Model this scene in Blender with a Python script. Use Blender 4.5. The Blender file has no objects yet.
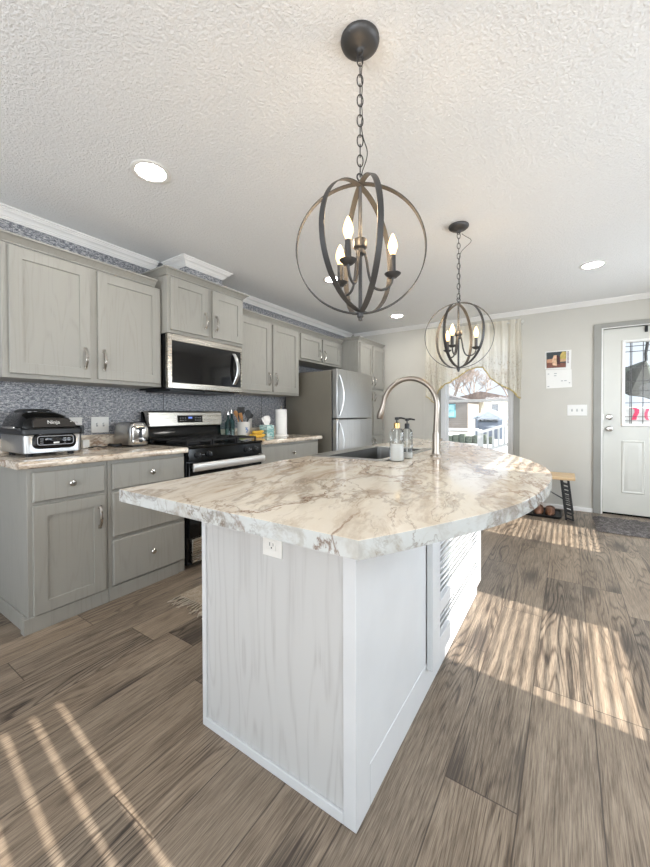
import bpy, bmesh, math, random
from mathutils import Vector, Matrix
random.seed(7)
S = bpy.context.scene
COL = S.collection
PI = math.pi

# ------------------------------------------------------------------ camera
YAW, PITCH, ROLL = 0.5855, -0.0118, -0.0026
fw = Vector((-math.sin(YAW)*math.cos(PITCH), math.cos(YAW)*math.cos(PITCH), math.sin(PITCH)))
rt = Vector((math.cos(YAW), math.sin(YAW), 0))
up = rt.cross(fw)
r2 = rt*math.cos(ROLL) + up*math.sin(ROLL)
u2 = -rt*math.sin(ROLL) + up*math.cos(ROLL)
cam_d = bpy.data.cameras.new('camera')
cam = bpy.data.objects.new('camera', cam_d)
COL.objects.link(cam)
cam.matrix_world = Matrix(((r2.x, u2.x, -fw.x, 2.9458), (r2.y, u2.y, -fw.y, -0.0119), (r2.z, u2.z, -fw.z, 1.1475), (0, 0, 0, 1)))
cam_d.sensor_fit = 'HORIZONTAL'
cam_d.sensor_width = 36
cam_d.lens = 365.43*36/650
cam_d.shift_y = -(433.5-418.53)/650
cam_d.clip_start = 0.02
S.camera = cam

# ------------------------------------------------------------------ light and exposure
S.view_settings.view_transform = 'Standard'
S.view_settings.look = 'None'
S.view_settings.gamma = 1
S.view_settings.use_curve_mapping = False
S.view_settings.exposure = 0.96
S.cycles.max_bounces = 10
S.cycles.diffuse_bounces = 6
S.cycles.caustics_reflective = False
S.cycles.caustics_refractive = False
S.cycles.sample_clamp_indirect = 6

W = bpy.data.worlds.new('sky')
S.world = W
W.use_nodes = True
bg = W.node_tree.nodes['Background']
bg.inputs[0].default_value = (0.80, 0.90, 1.0, 1)
bg.inputs[1].default_value = 0.62

def sun(direction, strength, color, angle):
    d = bpy.data.lights.new('sun', 'SUN')
    d.energy = strength
    d.color = color
    d.angle = angle
    o = bpy.data.objects.new('sun', d)
    COL.objects.link(o)
    o.rotation_euler = Vector(direction).to_track_quat('-Z', 'Y').to_euler()
    o.location = (9, 0, 6)

SUN_EL = math.radians(30)
sun((-1, 0.09, -math.tan(SUN_EL)), 9.2, (1.0, 0.955, 0.885), math.radians(0.40))

def area(name, loc, direction, sx, sy, watts, color):
    d = bpy.data.lights.new(name, 'AREA')
    d.shape = 'RECTANGLE'
    d.size, d.size_y = sx, sy
    d.energy = watts
    d.color = color
    o = bpy.data.objects.new(name, d)
    COL.objects.link(o)
    o.location = loc
    o.rotation_euler = Vector(direction).to_track_quat('-Z', 'Z').to_euler()

# daylight entering by the room's windows (right wall, patio door), plus an added rear fill
area('window_daylight', (4.50, 1.92, 1.40), (-1, 0, -0.45), 0.80, 1.15, 18, (0.80, 0.90, 1.0))
area('window_daylight', (4.50, 3.98, 1.40), (-1, 0, -0.45), 0.75, 1.15, 18, (0.80, 0.90, 1.0))
area('patio_daylight', (4.50, -0.85, 1.05), (-1, 0, 0), 1.6, 1.9, 8, (0.80, 0.90, 1.0))
area('rear_fill', (2.2, -3.40, 1.35), (0, 1, 1.8), 3.6, 1.7, 100, (0.86, 0.93, 1.0))  # added lamp at the unseen rear, aimed up to brighten the ceiling

# ------------------------------------------------------------------ node helper and materials
def lin(c):
    return tuple(((x/255)/12.92 if x/255 <= 0.04045 else ((x/255+0.055)/1.055)**2.4) for x in c) + (1,)

class G:
    def __init__(s, name, rough=0.5, metal=0.0, spec=0.5, color=None):
        s.m = bpy.data.materials.new(name)
        s.m.use_nodes = True
        s.t = s.m.node_tree
        s.b = s.t.nodes['Principled BSDF']
        s.b.inputs['Roughness'].default_value = rough
        s.b.inputs['Metallic'].default_value = metal
        s.b.inputs['Specular IOR Level'].default_value = spec
        if color is not None:
            s.b.inputs['Base Color'].default_value = lin(color)
    def n(s, typ, **kw):
        x = s.t.nodes.new(typ)
        for k, v in kw.items():
            setattr(x, k, v)
        return x
    def put(s, sock, v):
        if isinstance(v, bpy.types.NodeSocket):
            s.t.links.new(v, sock)
        elif v is not None:
            sock.default_value = v
    def math(s, op, a, b=None, c=None, clamp=False):
        x = s.n('ShaderNodeMath', operation=op, use_clamp=clamp)
        s.put(x.inputs[0], a); s.put(x.inputs[1], b); s.put(x.inputs[2], c)
        return x.outputs[0]
    def pos(s, kind='Object'):
        return s.n('ShaderNodeTexCoord').outputs[kind]
    def mapping(s, v, scale=(1, 1, 1), rot=(0, 0, 0), loc=(0, 0, 0)):
        x = s.n('ShaderNodeMapping')
        s.put(x.inputs['Vector'], v)
        x.inputs['Scale'].default_value = scale
        x.inputs['Rotation'].default_value = rot
        x.inputs['Location'].default_value = loc
        return x.outputs[0]
    def noise(s, v, scale=5, detail=3, rough=0.5, dist=0, dim='3D', w=None, out=0):
        x = s.n('ShaderNodeTexNoise', noise_dimensions=dim)
        s.put(x.inputs['Vector'], v)
        if w is not None: s.put(x.inputs['W'], w)
        x.inputs['Scale'].default_value = scale
        x.inputs['Detail'].default_value = detail
        x.inputs['Roughness'].default_value = rough
        x.inputs['Distortion'].default_value = dist
        return x.outputs[out]
    def ramp(s, f, stops, interp='LINEAR'):
        x = s.n('ShaderNodeValToRGB')
        x.color_ramp.interpolation = interp
        e = x.color_ramp.elements
        while len(e) < len(stops): e.new(0.5)
        for el, (p, c) in zip(e, stops):
            el.position = p
            el.color = c if len(c) == 4 else lin(c)
        s.put(x.inputs[0], f)
        return x.outputs[0]
    def mix(s, f, a, b, blend='MIX'):
        x = s.n('ShaderNodeMix', data_type='RGBA', blend_type=blend)
        s.put(x.inputs[0], f); s.put(x.inputs[6], a); s.put(x.inputs[7], b)
        return x.outputs[2]
    def vadd(s, a, b):
        x = s.n('ShaderNodeVectorMath', operation='ADD')
        s.put(x.inputs[0], a); s.put(x.inputs[1], b)
        return x.outputs[0]
    def vscale(s, a, k):
        x = s.n('ShaderNodeVectorMath', operation='SCALE')
        s.put(x.inputs[0], a); s.put(x.inputs[3], k)
        return x.outputs[0]
    def sep(s, v):
        x = s.n('ShaderNodeSeparateXYZ'); s.put(x.inputs[0], v)
        return x.outputs
    def comb(s, a=0.0, b=0.0, c=0.0):
        x = s.n('ShaderNodeCombineXYZ')
        s.put(x.inputs[0], a); s.put(x.inputs[1], b); s.put(x.inputs[2], c)
        return x.outputs[0]
    def bump(s, h, strength=0.2, dist=0.01):
        x = s.n('ShaderNodeBump')
        x.inputs['Strength'].default_value = strength
        x.inputs['Distance'].default_value = dist
        s.put(x.inputs['Height'], h)
        s.t.links.new(x.outputs[0], s.b.inputs['Normal'])
    def color(s, c): s.put(s.b.inputs['Base Color'], c)

def plain(name, color, rough=0.5, metal=0.0, spec=0.5, vary=0.05, scale=6, bump=0.0):
    g = G(name, rough, metal, spec)
    p = g.pos()
    n = g.noise(p, scale, 4)
    a = tuple(min(255, c*(1+vary)) for c in color); b = tuple(c*(1-vary) for c in color)
    g.color(g.ramp(n, [(0.3, b), (0.7, a)]))
    if bump: g.bump(g.noise(p, 220, 2), bump, 0.002)
    return g.m

def emit(name, color, strength):
    g = G(name, 0.4)
    g.b.inputs['Base Color'].default_value = lin(color)
    g.b.inputs['Emission Color'].default_value = lin(color)
    g.b.inputs['Emission Strength'].default_value = strength
    return g.m

def wood_paint(name, c_light, c_dark, rough=0.45, depth=0.10):
    # painted open-grain oak: faint vertical cathedral grain
    g = G(name, rough)
    p = g.pos()
    q = g.mapping(p, (5.0, 5.0, 0.55))
    n = g.noise(q, 1.3, 2, 0.5, 0.3)
    rings = g.math('SINE', g.math('MULTIPLY', n, 70))
    fine = g.noise(g.mapping(p, (150, 150, 4)), 1.0, 2)
    line = g.math('POWER', g.math('MULTIPLY_ADD', rings, 0.5, 0.5), 5.0)
    f = g.math('MULTIPLY', line, g.math('MULTIPLY_ADD', fine, 2.4, -0.7, clamp=True), clamp=True)
    f = g.math('SUBTRACT', 1.0, f)
    g.color(g.ramp(f, [(0.0, c_dark), (1.0, c_light)]))
    g.bump(f, depth, 0.002)
    return g.m

M = {}
M['cabinet'] = wood_paint('greige_painted_oak', (158, 156, 149), (150, 148, 141))
M['island'] = wood_paint('white_painted_oak', (200, 200, 199), (184, 183, 182), depth=0.08)
M['island_trim'] = plain('white_painted_trim', (215, 217, 219), 0.4, vary=0.012)
M['white_trim'] = plain('white_moulding', (236, 234, 231), 0.45, vary=0.01)
M['grey_trim'] = plain('grey_casing', (152, 151, 145), 0.5, vary=0.02)
M['door'] = plain('white_door_skin', (212, 211, 204), 0.4, vary=0.01)
M['white_plastic'] = plain('white_plastic', (232, 231, 227), 0.35, vary=0.01)
M['vinyl'] = plain('white_window_vinyl', (222, 224, 226), 0.35, vary=0.01)
M['steel'] = None
M['nickel'] = G('brushed_nickel', 0.34, 1.0, color=(168, 158, 148)).m
M['chrome'] = G('polished_nickel', 0.14, 1.0, color=(205, 200, 194)).m
M['black'] = plain('black_enamel', (11, 12, 13), 0.10, spec=0.3, vary=0.05)
M['black_matte'] = plain('black_plastic', (26, 28, 31), 0.4, vary=0.08)
M['cast_iron'] = plain('cast_iron', (22, 22, 23), 0.6, vary=0.15)
M['fridge_side'] = plain('grey_appliance_side', (112, 108, 98), 0.38, vary=0.02)
M['iron'] = plain('dark_bronze_metal', (78, 77, 77), 0.45, 0.6, vary=0.08)
M['bulb'] = emit('warm_bulb', (255, 208, 142), 2.2)
M['downlight'] = emit('downlight_lens', (255, 251, 244), 60)
M['pine'] = None

def brushed(name, color, rough, axis):
    g = G(name, rough, 1.0)
    sc = {'y': (90, 1.5, 220), 'z': (220, 220, 1.5), 'x': (1.5, 120, 220)}[axis]
    n = g.noise(g.mapping(g.pos(), sc), 1.0, 2)
    g.color(g.ramp(n, [(0.3, tuple(c*0.93 for c in color)), (0.7, color)]))
    g.put(g.b.inputs['Roughness'], g.math('MULTIPLY_ADD', n, 0.14, rough-0.07))
    return g.m
M['steel'] = brushed('brushed_steel', (196, 190, 180), 0.27, 'y')
M['steel_v'] = brushed('brushed_steel_door', (188, 188, 187), 0.30, 'z')
M['sink_steel'] = brushed('sink_steel', (176, 174, 170), 0.30, 'x')
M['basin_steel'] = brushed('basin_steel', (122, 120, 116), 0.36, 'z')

def glass(name, tint=(255, 255, 255), refl=0.08):
    m = bpy.data.materials.new(name)
    m.use_nodes = True
    t = m.node_tree
    t.nodes.remove(t.nodes['Principled BSDF'])
    o = t.nodes['Material Output']
    tr = t.nodes.new('ShaderNodeBsdfTransparent'); tr.inputs[0].default_value = lin(tint)
    gl = t.nodes.new('ShaderNodeBsdfGlossy'); gl.inputs['Roughness'].default_value = 0.03
    lw = t.nodes.new('ShaderNodeLayerWeight'); lw.inputs[0].default_value = 0.25
    ma = t.nodes.new('ShaderNodeMath'); ma.operation = 'MULTIPLY_ADD'
    t.links.new(lw.outputs['Fresnel'], ma.inputs[0]); ma.inputs[1].default_value = 0.7; ma.inputs[2].default_value = refl*0.3
    mx = t.nodes.new('ShaderNodeMixShader')
    t.links.new(ma.outputs[0], mx.inputs[0]); t.links.new(tr.outputs[0], mx.inputs[1]); t.links.new(gl.outputs[0], mx.inputs[2])
    t.links.new(mx.outputs[0], o.inputs[0])
    return m
M['pane'] = glass('window_glass')
M['bottle_glass'] = glass('clear_bottle', (238, 240, 240))
M['aqua_glass'] = glass('aqua_glass', (170, 205, 205))

def floor_mat():
    g = G('grey_brown_plank_floor', 0.36, spec=0.45)
    p = g.pos()
    o = g.sep(p)
    PW, PL = 0.204, 1.22
    xr = g.math('DIVIDE', g.math('SUBTRACT', o[0], 1.2), PW)
    row = g.math('FLOOR', xr)
    fx = g.math('SUBTRACT', xr, row)
    wn = g.n('ShaderNodeTexWhiteNoise', noise_dimensions='1D')
    g.put(wn.inputs['W'], row)
    yr = g.math('ADD', g.math('DIVIDE', o[1], PL), g.math('MULTIPLY', wn.outputs[0], 7.0))
    cl = g.math('FLOOR', yr)
    fy = g.math('SUBTRACT', yr, cl)
    w2 = g.n('ShaderNodeTexWhiteNoise', noise_dimensions='2D')
    g.put(w2.inputs['Vector'], g.comb(row, cl, 0))
    pid = w2.outputs[0]
    off = g.math('MULTIPLY', pid, 43.0)
    v = g.comb(g.math('MULTIPLY', o[0], 6.0), g.math('MULTIPLY', o[1], 0.55), off)
    n1 = g.noise(v, 1.0, 2, 0.5, 0.25)
    ring = g.math('POWER', g.math('MULTIPLY_ADD', g.math('SINE', g.math('MULTIPLY', n1, 165)), 0.5, 0.5), 4.0)
    fine = g.noise(g.comb(g.math('MULTIPLY', o[0], 480), g.math('MULTIPLY', o[1], 13.0), off), 1.0, 3, 0.7)
    mid = g.noise(g.comb(g.math('MULTIPLY', o[0], 210), g.math('MULTIPLY', o[1], 4.5), off), 1.0, 3, 0.7, 0.2)
    blot = g.noise(g.comb(g.math('MULTIPLY', o[0], 8), g.math('MULTIPLY', o[1], 1.5), g.math('ADD', off, 9.1)), 1.0, 4, 0.6, 0.8)
    gate = g.math('MULTIPLY_ADD', g.noise(g.comb(g.math('MULTIPLY', o[0], 3), g.math('MULTIPLY', o[1], 0.7), g.math('ADD', off, 4.0)), 1.0, 1), 4.0, -1.5, clamp=True)
    t = g.math('MULTIPLY_ADD', g.math('MULTIPLY', ring, gate), -0.30, 0.60)
    t = g.math('ADD', t, g.math('MULTIPLY', g.math('SUBTRACT', fine, 0.5), 1.0))
    t = g.math('ADD', t, g.math('MULTIPLY', g.math('SUBTRACT', mid, 0.5), 0.80))
    t = g.math('ADD', t, g.math('MULTIPLY', g.math('SUBTRACT', blot, 0.5), 0.65))
    t = g.math('ADD', t, g.math('MULTIPLY', g.math('SUBTRACT', pid, 0.5), 0.20))
    c = g.ramp(t, [(0.12, (52, 45, 40)), (0.34, (92, 80, 69)), (0.52, (124, 111, 97)), (0.70, (147, 133, 117)), (0.95, (172, 158, 142))])
    c = g.mix(g.math('MULTIPLY', w2.outputs[0], 0.35), c, g.mix(1.0, c, lin((238, 222, 205)), 'MULTIPLY'))
    # dark knots
    vk = g.n('ShaderNodeTexVoronoi', voronoi_dimensions='2D')
    g.put(vk.inputs['Vector'], g.comb(g.math('ADD', g.math('MULTIPLY', o[0], 2.2), off), g.math('MULTIPLY', o[1], 0.8), 0))
    vk.inputs['Scale'].default_value = 1.0
    k = g.math('MULTIPLY_ADD', g.math('ADD', vk.outputs['Distance'], g.math('MULTIPLY', g.math('SUBTRACT', mid, 0.5), 0.30)), -8.0, 1.35, clamp=True)
    c = g.mix(g.math('MULTIPLY', k, 0.75), c, lin((62, 54, 49)))
    ex = g.math('MINIMUM', fx, g.math('SUBTRACT', 1.0, fx))
    ey = g.math('MULTIPLY', g.math('MINIMUM', fy, g.math('SUBTRACT', 1.0, fy)), PL/PW)
    e = g.math('MINIMUM', ex, ey)
    s = g.math('LESS_THAN', e, 0.0105)
    c = g.mix(g.math('MULTIPLY', s, 0.7), c, lin((52, 42, 36)))
    g.color(c)
    g.put(g.b.inputs['Roughness'], g.math('MULTIPLY_ADD', fine, 0.22, 0.27))
    g.bump(g.math('SUBTRACT', g.math('MULTIPLY', t, 0.4), s), 0.22, 0.0015)
    return g.m
M['floor'] = floor_mat()

def marble(name, rough=0.09, tint=(255, 255, 255)):
    g = G(name, rough, spec=0.5)
    p = g.pos()
    warp = g.noise(p, 2.2, 3, 0.55, out=1)
    p2 = g.vadd(p, g.vscale(g.vadd(warp, (-0.5, -0.5, -0.5)), 0.16))
    rot = g.mapping(p2, (1, 1, 1), (0, 0, math.radians(-18)))
    q = g.mapping(rot, (4.6, 1.05, 4.6))
    n1 = g.noise(q, 1.0, 9, 0.66, 0.4)
    n2 = g.noise(g.mapping(rot, (8, 1.9, 8), (0, 0, 0), (3.1, 1.7, 0.4)), 1.0, 9, 0.70, 0.5)
    n3 = g.noise(p2, 1.6, 3, 0.5)
    c = g.ramp(n1, [(0.30, (158, 136, 116)), (0.38, (205, 189, 171)), (0.44, (238, 231, 220)), (0.54, (245, 241, 234)), (0.60, (222, 210, 196)), (0.68, (178, 158, 138))])
    c2 = g.ramp(n2, [(0.32, (134, 110, 90)), (0.41, (201, 184, 167)), (0.46, (240, 234, 225)), (0.57, (243, 238, 230)), (0.63, (202, 186, 169)), (0.72, (160, 138, 118))])
    c = g.mix(0.5, c, c2)
    # thin brown veins and grey wisps
    nv = g.noise(g.mapping(rot, (3.4, 1.4, 3.4), (0, 0, 0.25), (7, 2, 1)), 1.0, 7, 0.62, 0.6)
    vein = g.math('MULTIPLY_ADD', g.math('ABSOLUTE', g.math('SUBTRACT', nv, 0.5)), -48.0, 1.0, clamp=True)
    gate = g.math('MULTIPLY_ADD', n3, 6.0, -2.4, clamp=True)
    c = g.mix(g.math('MULTIPLY', g.math('MULTIPLY', vein, gate), 0.9), c, lin((138, 98, 70)))
    nw = g.noise(g.mapping(rot, (6.0, 1.9, 6.0), (0, 0, -0.15), (1, 9, 4)), 1.0, 6, 0.6, 0.3)
    wisp = g.math('MULTIPLY_ADD', g.math('ABSOLUTE', g.math('SUBTRACT', nw, 0.47)), -26.0, 1.0, clamp=True)
    c = g.mix(g.math('MULTIPLY', wisp, 0.50), c, lin((136, 118, 104)))
    for sc, off_, th, amt in (((6.5, 1.7, 6.5), (2, 5, 3), -75.0, 0.55), ((4.4, 1.5, 4.4), (6, 1, 8), -110.0, 0.70)):
        nl = g.noise(g.mapping(rot, sc, (0, 0, 0.1), off_), 1.0, 7, 0.60, 0.5)
        ln = g.math('MULTIPLY_ADD', g.math('ABSOLUTE', g.math('SUBTRACT', nl, 0.5)), th, 1.0, clamp=True)
        gt = g.math('MULTIPLY_ADD', g.noise(p2, 2.4, 2, 0.5, w=None), 5.0, -1.9, clamp=True)
        c = g.mix(g.math('MULTIPLY', g.math('MULTIPLY', ln, gt), amt), c, lin((134, 108, 86)))
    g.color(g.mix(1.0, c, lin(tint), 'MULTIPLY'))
    return g.m
M['marble'] = marble('cream_marble_laminate', tint=(249, 244, 236))
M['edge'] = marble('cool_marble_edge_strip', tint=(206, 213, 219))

def wallpaper():
    g = G('grey_fibre_wallpaper', 0.42, spec=0.4)
    p = g.pos()
    a = g.noise(g.mapping(p, (60, 38, 95)), 1.0, 3, 0.75)
    b = g.noise(g.mapping(p, (60, 110, 170), (0.3, 0, 0)), 1.0, 3, 0.7)
    f = g.math('MULTIPLY_ADD', a, 0.6, g.math('MULTIPLY', b, 0.4))
    g.color(g.ramp(f, [(0.40, (82, 84, 92)), (0.47, (122, 124, 131)), (0.53, (160, 161, 165)), (0.60, (204, 203, 202))]))
    g.bump(f, 0.4, 0.002)
    return g.m
M['wallpaper'] = wallpaper()

def ceiling_mat():
    g = G('textured_white_ceiling', 0.85, spec=0.2)
    p = g.pos()
    a = g.noise(p, 75, 4, 0.65, 0.5)
    h = g.math('POWER', a, 2.0)
    g.color(g.ramp(a, [(0.3, (240, 240, 240)), (0.7, (245, 246, 246))]))
    g.bump(h, 0.75, 0.014)
    return g.m
M['ceiling'] = ceiling_mat()
M['wall'] = plain('vinyl_wall_panel', (202, 199, 191), 0.6, vary=0.012, scale=3, bump=0.03)

def lace_mat():
    m = bpy.data.materials.new('lace_curtain')
    g = G.__new__(G)
    g.m = m; m.use_nodes = True; g.t = m.node_tree
    g.b = g.t.nodes['Principled BSDF']
    p = g.pos()
    o = g.sep(p)
    vo = g.n('ShaderNodeTexVoronoi'); g.put(vo.inputs['Vector'], g.mapping(p, (34, 4, 30))); vo.inputs['Scale'].default_value = 1.0
    fl = g.math('LESS_THAN', vo.outputs['Distance'], 0.36)
    nn = g.noise(g.mapping(p, (75, 6, 66)), 1.0, 3)
    motif = g.math('MAXIMUM', g.math('MULTIPLY', fl, g.math('GREATER_THAN', nn, 0.5)), g.math('GREATER_THAN', nn, 0.63))
    low = g.math('MULTIPLY_ADD', o[2], -6.0, 4.0, clamp=True)
    motif = g.math('MULTIPLY', motif, low)
    col = g.mix(g.math('MULTIPLY', motif, 0.55), lin((246, 241, 228)), lin((150, 134, 104)))
    g.color(col)
    g.b.inputs['Roughness'].default_value = 0.8
    out = g.t.nodes['Material Output']
    tl = g.n('ShaderNodeBsdfTranslucent'); g.put(tl.inputs[0], col)
    m1 = g.n('ShaderNodeMixShader'); m1.inputs[0].default_value = 0.45
    g.t.links.new(g.b.outputs[0], m1.inputs[1]); g.t.links.new(tl.outputs[0], m1.inputs[2])
    tp = g.n('ShaderNodeBsdfTransparent')
    m2 = g.n('ShaderNodeMixShader')
    see = g.math('MULTIPLY', g.math('SUBTRACT', 1.0, motif), g.math('MULTIPLY_ADD', low, 0.16, 0.05))
    g.put(m2.inputs[0], see)
    g.t.links.new(m1.outputs[0], m2.inputs[1]); g.t.links.new(tp.outputs[0], m2.inputs[2])
    g.t.links.new(m2.outputs[0], out.inputs[0])
    return m
M['lace'] = lace_mat()
M['gold_trim'] = plain('gold_lace_edge', (190, 172, 118), 0.7, vary=0.2, scale=60)

def pine_mat(name, a, b):
    g = G(name, 0.45)
    n = g.noise(g.mapping(g.pos(), (2, 40, 40)), 1.0, 4, 0.6, 0.5)
    g.color(g.ramp(n, [(0.3, a), (0.7, b)]))
    return g.m
M['pine'] = pine_mat('pale_wood', (196, 164, 124), (222, 194, 154))
M['spoon_wood'] = pine_mat('spoon_wood', (170, 118, 70), (200, 150, 98))

def rug_mat(name, a, b, c, scale):
    g = G(name, 0.95, spec=0.1)
    p = g.pos()
    n = g.noise(p, scale, 5, 0.8, 1.0)
    g.color(g.ramp(n, [(0.3, a), (0.5, b), (0.68, c)]))
    g.bump(g.noise(p, scale*3, 3, 0.7), 1.0, 0.01)
    return g.m
M['mat_grey'] = rug_mat('grey_shag', (62, 58, 58), (104, 99, 97), (150, 145, 142), 32)
M['rug'] = rug_mat('beige_weave', (150, 132, 112), (188, 172, 152), (210, 196, 178), 60)
M['fringe'] = rug_mat('cotton_fringe', (176, 160, 142), (206, 192, 174), (222, 210, 194), 60)

# ------------------------------------------------------------------ mesh builder
ORG = {}
class MB:
    def __init__(s): s.v = []; s.f = []; s.mi = []
    def add(s, vs, fs, mi=0):
        k = len(s.v)
        s.v += [Vector(v) for v in vs]
        s.f += [tuple(i+k for i in f) for f in fs]
        s.mi += [mi]*len(fs)
        return s
    def box(s, x0, x1, y0, y1, z0, z1, mi=0):
        return s.add([(x0, y0, z0), (x1, y0, z0), (x1, y1, z0), (x0, y1, z0), (x0, y0, z1), (x1, y0, z1), (x1, y1, z1), (x0, y1, z1)],
              [(0, 3, 2, 1), (4, 5, 6, 7), (0, 1, 5, 4), (1, 2, 6, 5), (2, 3, 7, 6), (3, 0, 4, 7)], mi)
    def loft(s, rings, mi=0, cap=True, closed=False):
        n = len(rings[0]); vs = [p for r in rings for p in r]; fs = []
        R = len(rings)
        for i in range(R if closed else R-1):
            a, b = i*n, ((i+1) % R)*n
            for j in range(n):
                fs.append((a+j, a+(j+1) % n, b+(j+1) % n, b+j))
        if cap and not closed:
            fs.append(tuple(reversed(range(n)))); fs.append(tuple(range((R-1)*n, R*n)))
        return s.add(vs, fs, mi)
    def lathe(s, prof, c=(0, 0, 0), n=24, mi=0, axis='z'):
        rings = []
        for r, z in prof:
            ring = []
            for j in range(n):
                a = 2*PI*j/n
                u, v = max(r, 1e-4)*math.cos(a), max(r, 1e-4)*math.sin(a)
                ring.append({'z': (c[0]+u, c[1]+v, c[2]+z), 'x': (c[0]+z, c[1]+u, c[2]+v), 'y': (c[0]+v, c[1]+z, c[2]+u)}[axis])
            rings.append(ring)
        return s.loft(rings, mi)
    def tube(s, pts, r, n=8, mi=0, closed=False, flat=None):
        P = [Vector(p) for p in pts]; R = len(P); rings = []
        prev = None
        for i, p in enumerate(P):
            if closed: t = (P[(i+1) % R]-P[i-1])
            else: t = P[min(i+1, R-1)]-P[max(i-1, 0)]
            t.normalize()
            if prev is None:
                a = Vector((0, 0, 1)) if abs(t.z) < 0.9 else Vector((1, 0, 0))
                u = (a-t*a.dot(t)).normalized()
            else:
                u = (prev-t*prev.dot(t)).normalized()
            prev = u
            w = t.cross(u)
            ri = r[i] if isinstance(r, (list, tuple)) else r
            rings.append([p+u*ri*math.cos(2*PI*j/n)+w*ri*math.sin(2*PI*j/n) for j in range(n)])
        return s.loft(rings, mi, True, closed)
    def prism(s, poly, a0, a1, axis='z', mi=0):
        def m(p, a): return {'z': (p[0], p[1], a), 'x': (a, p[0], p[1]), 'y': (p[0], a, p[1])}[axis]
        return s.loft([[m(p, a0) for p in poly], [m(p, a1) for p in poly]], mi)
    def rrect(s, cx, cy, z, w, d, r, k=4):
        pts = []
        for (sx, sy, a0) in ((1, 1, 0), (-1, 1, PI/2), (-1, -1, PI), (1, -1, 1.5*PI)):
            for i in range(k+1):
                a = a0+PI/2*i/k
                pts.append((cx+sx*(w/2-r)+r*math.cos(a), cy+sy*(d/2-r)+r*math.sin(a), z))
        return pts
    def build(s, name, mat, parent=None, origin=None, bevel=0.0, smooth=30, seg=2, structure=False):
        mats = mat if isinstance(mat, (list, tuple)) else [mat]
        if parent is not None: org = ORG[parent.name]
        elif origin is not None: org = Vector(origin)
        else:
            xs = [v.x for v in s.v]; ys = [v.y for v in s.v]; zs = [v.z for v in s.v]
            org = Vector(((min(xs)+max(xs))/2, (min(ys)+max(ys))/2, min(zs)))
        me = bpy.data.meshes.new(name)
        me.from_pydata([tuple(v-org) for v in s.v], [], s.f)
        for m in mats: me.materials.append(m)
        me.polygons.foreach_set('material_index', s.mi)
        b = bmesh.new(); b.from_mesh(me)
        bmesh.ops.recalc_face_normals(b, faces=b.faces)
        b.to_mesh(me); b.free()
        if smooth:
            me.polygons.foreach_set('use_smooth', [True]*len(me.polygons))
            me.set_sharp_from_angle(angle=math.radians(smooth))
        o = bpy.data.objects.new(name, me)
        COL.objects.link(o)
        if parent is not None: o.parent = parent
        else: o.location = org
        ORG[o.name] = org
        if bevel:
            md = o.modifiers.new('bevel', 'BEVEL')
            md.width = bevel; md.segments = seg; md.limit_method = 'ANGLE'; md.angle_limit = math.radians(40)
            md.harden_normals = False
        if structure and parent is None: o['kind'] = 'structure'
        return o

def thing(name, label, cat, loc, group=None):
    o = bpy.data.objects.new(name, None)
    o.empty_display_size = 0.05
    COL.objects.link(o)
    o.location = loc
    ORG[o.name] = Vector(loc)
    tag(o, label, cat, group)
    return o
def tag(o, label, cat, group=None):
    o['label'] = label; o['category'] = cat
    if group: o['group'] = group
    return o
def clone(o, delta, parent=None):
    c = o.copy(); COL.objects.link(c)
    if parent is None:
        c.location = o.location+Vector(delta)
        ORG[c.name] = ORG[o.name]+Vector(delta)
    else:
        c.parent = parent
        ORG[c.name] = ORG[parent.name]
    for ch in list(o.children): clone(ch, delta, c)
    return c
def text(name, body, size, mat, parent, loc, rot, extrude=0.0004):
    cu = bpy.data.curves.new(name, 'FONT')
    cu.body = body; cu.size = size; cu.extrude = extrude
    cu.align_x = 'CENTER'; cu.align_y = 'CENTER'
    cu.materials.append(mat)
    tmp = bpy.data.objects.new(name, cu); COL.objects.link(tmp)
    bpy.context.view_layer.update()
    me = bpy.data.meshes.new_from_object(tmp.evaluated_get(bpy.context.evaluated_depsgraph_get()))
    bpy.data.objects.remove(tmp); bpy.data.curves.remove(cu)
    o = bpy.data.objects.new(name, me); COL.objects.link(o)
    o.parent = parent
    o.location = Vector(loc)-ORG[parent.name]
    o.rotation_euler = rot
    return o
def arc(c, r, a0, a1, n, plane='xz'):
    out = []
    for i in range(n+1):
        a = a0+(a1-a0)*i/n
        u, v = r*math.cos(a), r*math.sin(a)
        out.append({'xz': (c[0]+u, c[1], c[2]+v), 'yz': (c[0], c[1]+u, c[2]+v), 'xy': (c[0]+u, c[1]+v, c[2])}[plane])
    return out

# ------------------------------------------------------------------ room shell
CZ, YW, XR, YB = 2.44, 5.22, 4.60, -3.50
def struct(name, mb, mat, bevel=0.0, parent=None): return mb.build(name, mat, parent, origin=(0, 0, 0), bevel=bevel, structure=True)
struct('floor', MB().box(-0.1, XR+0.1, YB-0.1, YW+0.1, -0.12, 0), M['floor'])
struct('ceiling', MB().box(-0.1, XR+0.1, YB-0.1, YW+0.1, CZ, CZ+0.1), M['ceiling'])
struct('wall_left', MB().box(-0.1, 0, YB-0.1, YW+0.1, 0, CZ), M['wallpaper'])
wb = MB()
WX0, WX1, WZ0, WZ1 = 1.45, 2.375, 0.46, 2.24
DX0, DX1, DZ1 = 3.286, 4.20, 2.107
for b in ((0, WX0, 0, CZ), (WX1, DX0, 0, CZ), (DX1, XR, 0, CZ), (WX0, WX1, 0, WZ0), (WX0, WX1, WZ1, CZ), (DX0, DX1, DZ1, CZ)):
    wb.box(b[0], b[1], YW, YW+0.12, b[2], b[3])
struct('wall_back', wb, M['wall'])
wr = MB()
wins = [(1.50, 2.33, 0.785, 2.11), (3.59, 4.36, 0.785, 2.11), (-2.10, 0.40, 0.0, 2.02)]
edges = [YB-0.1]
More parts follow.
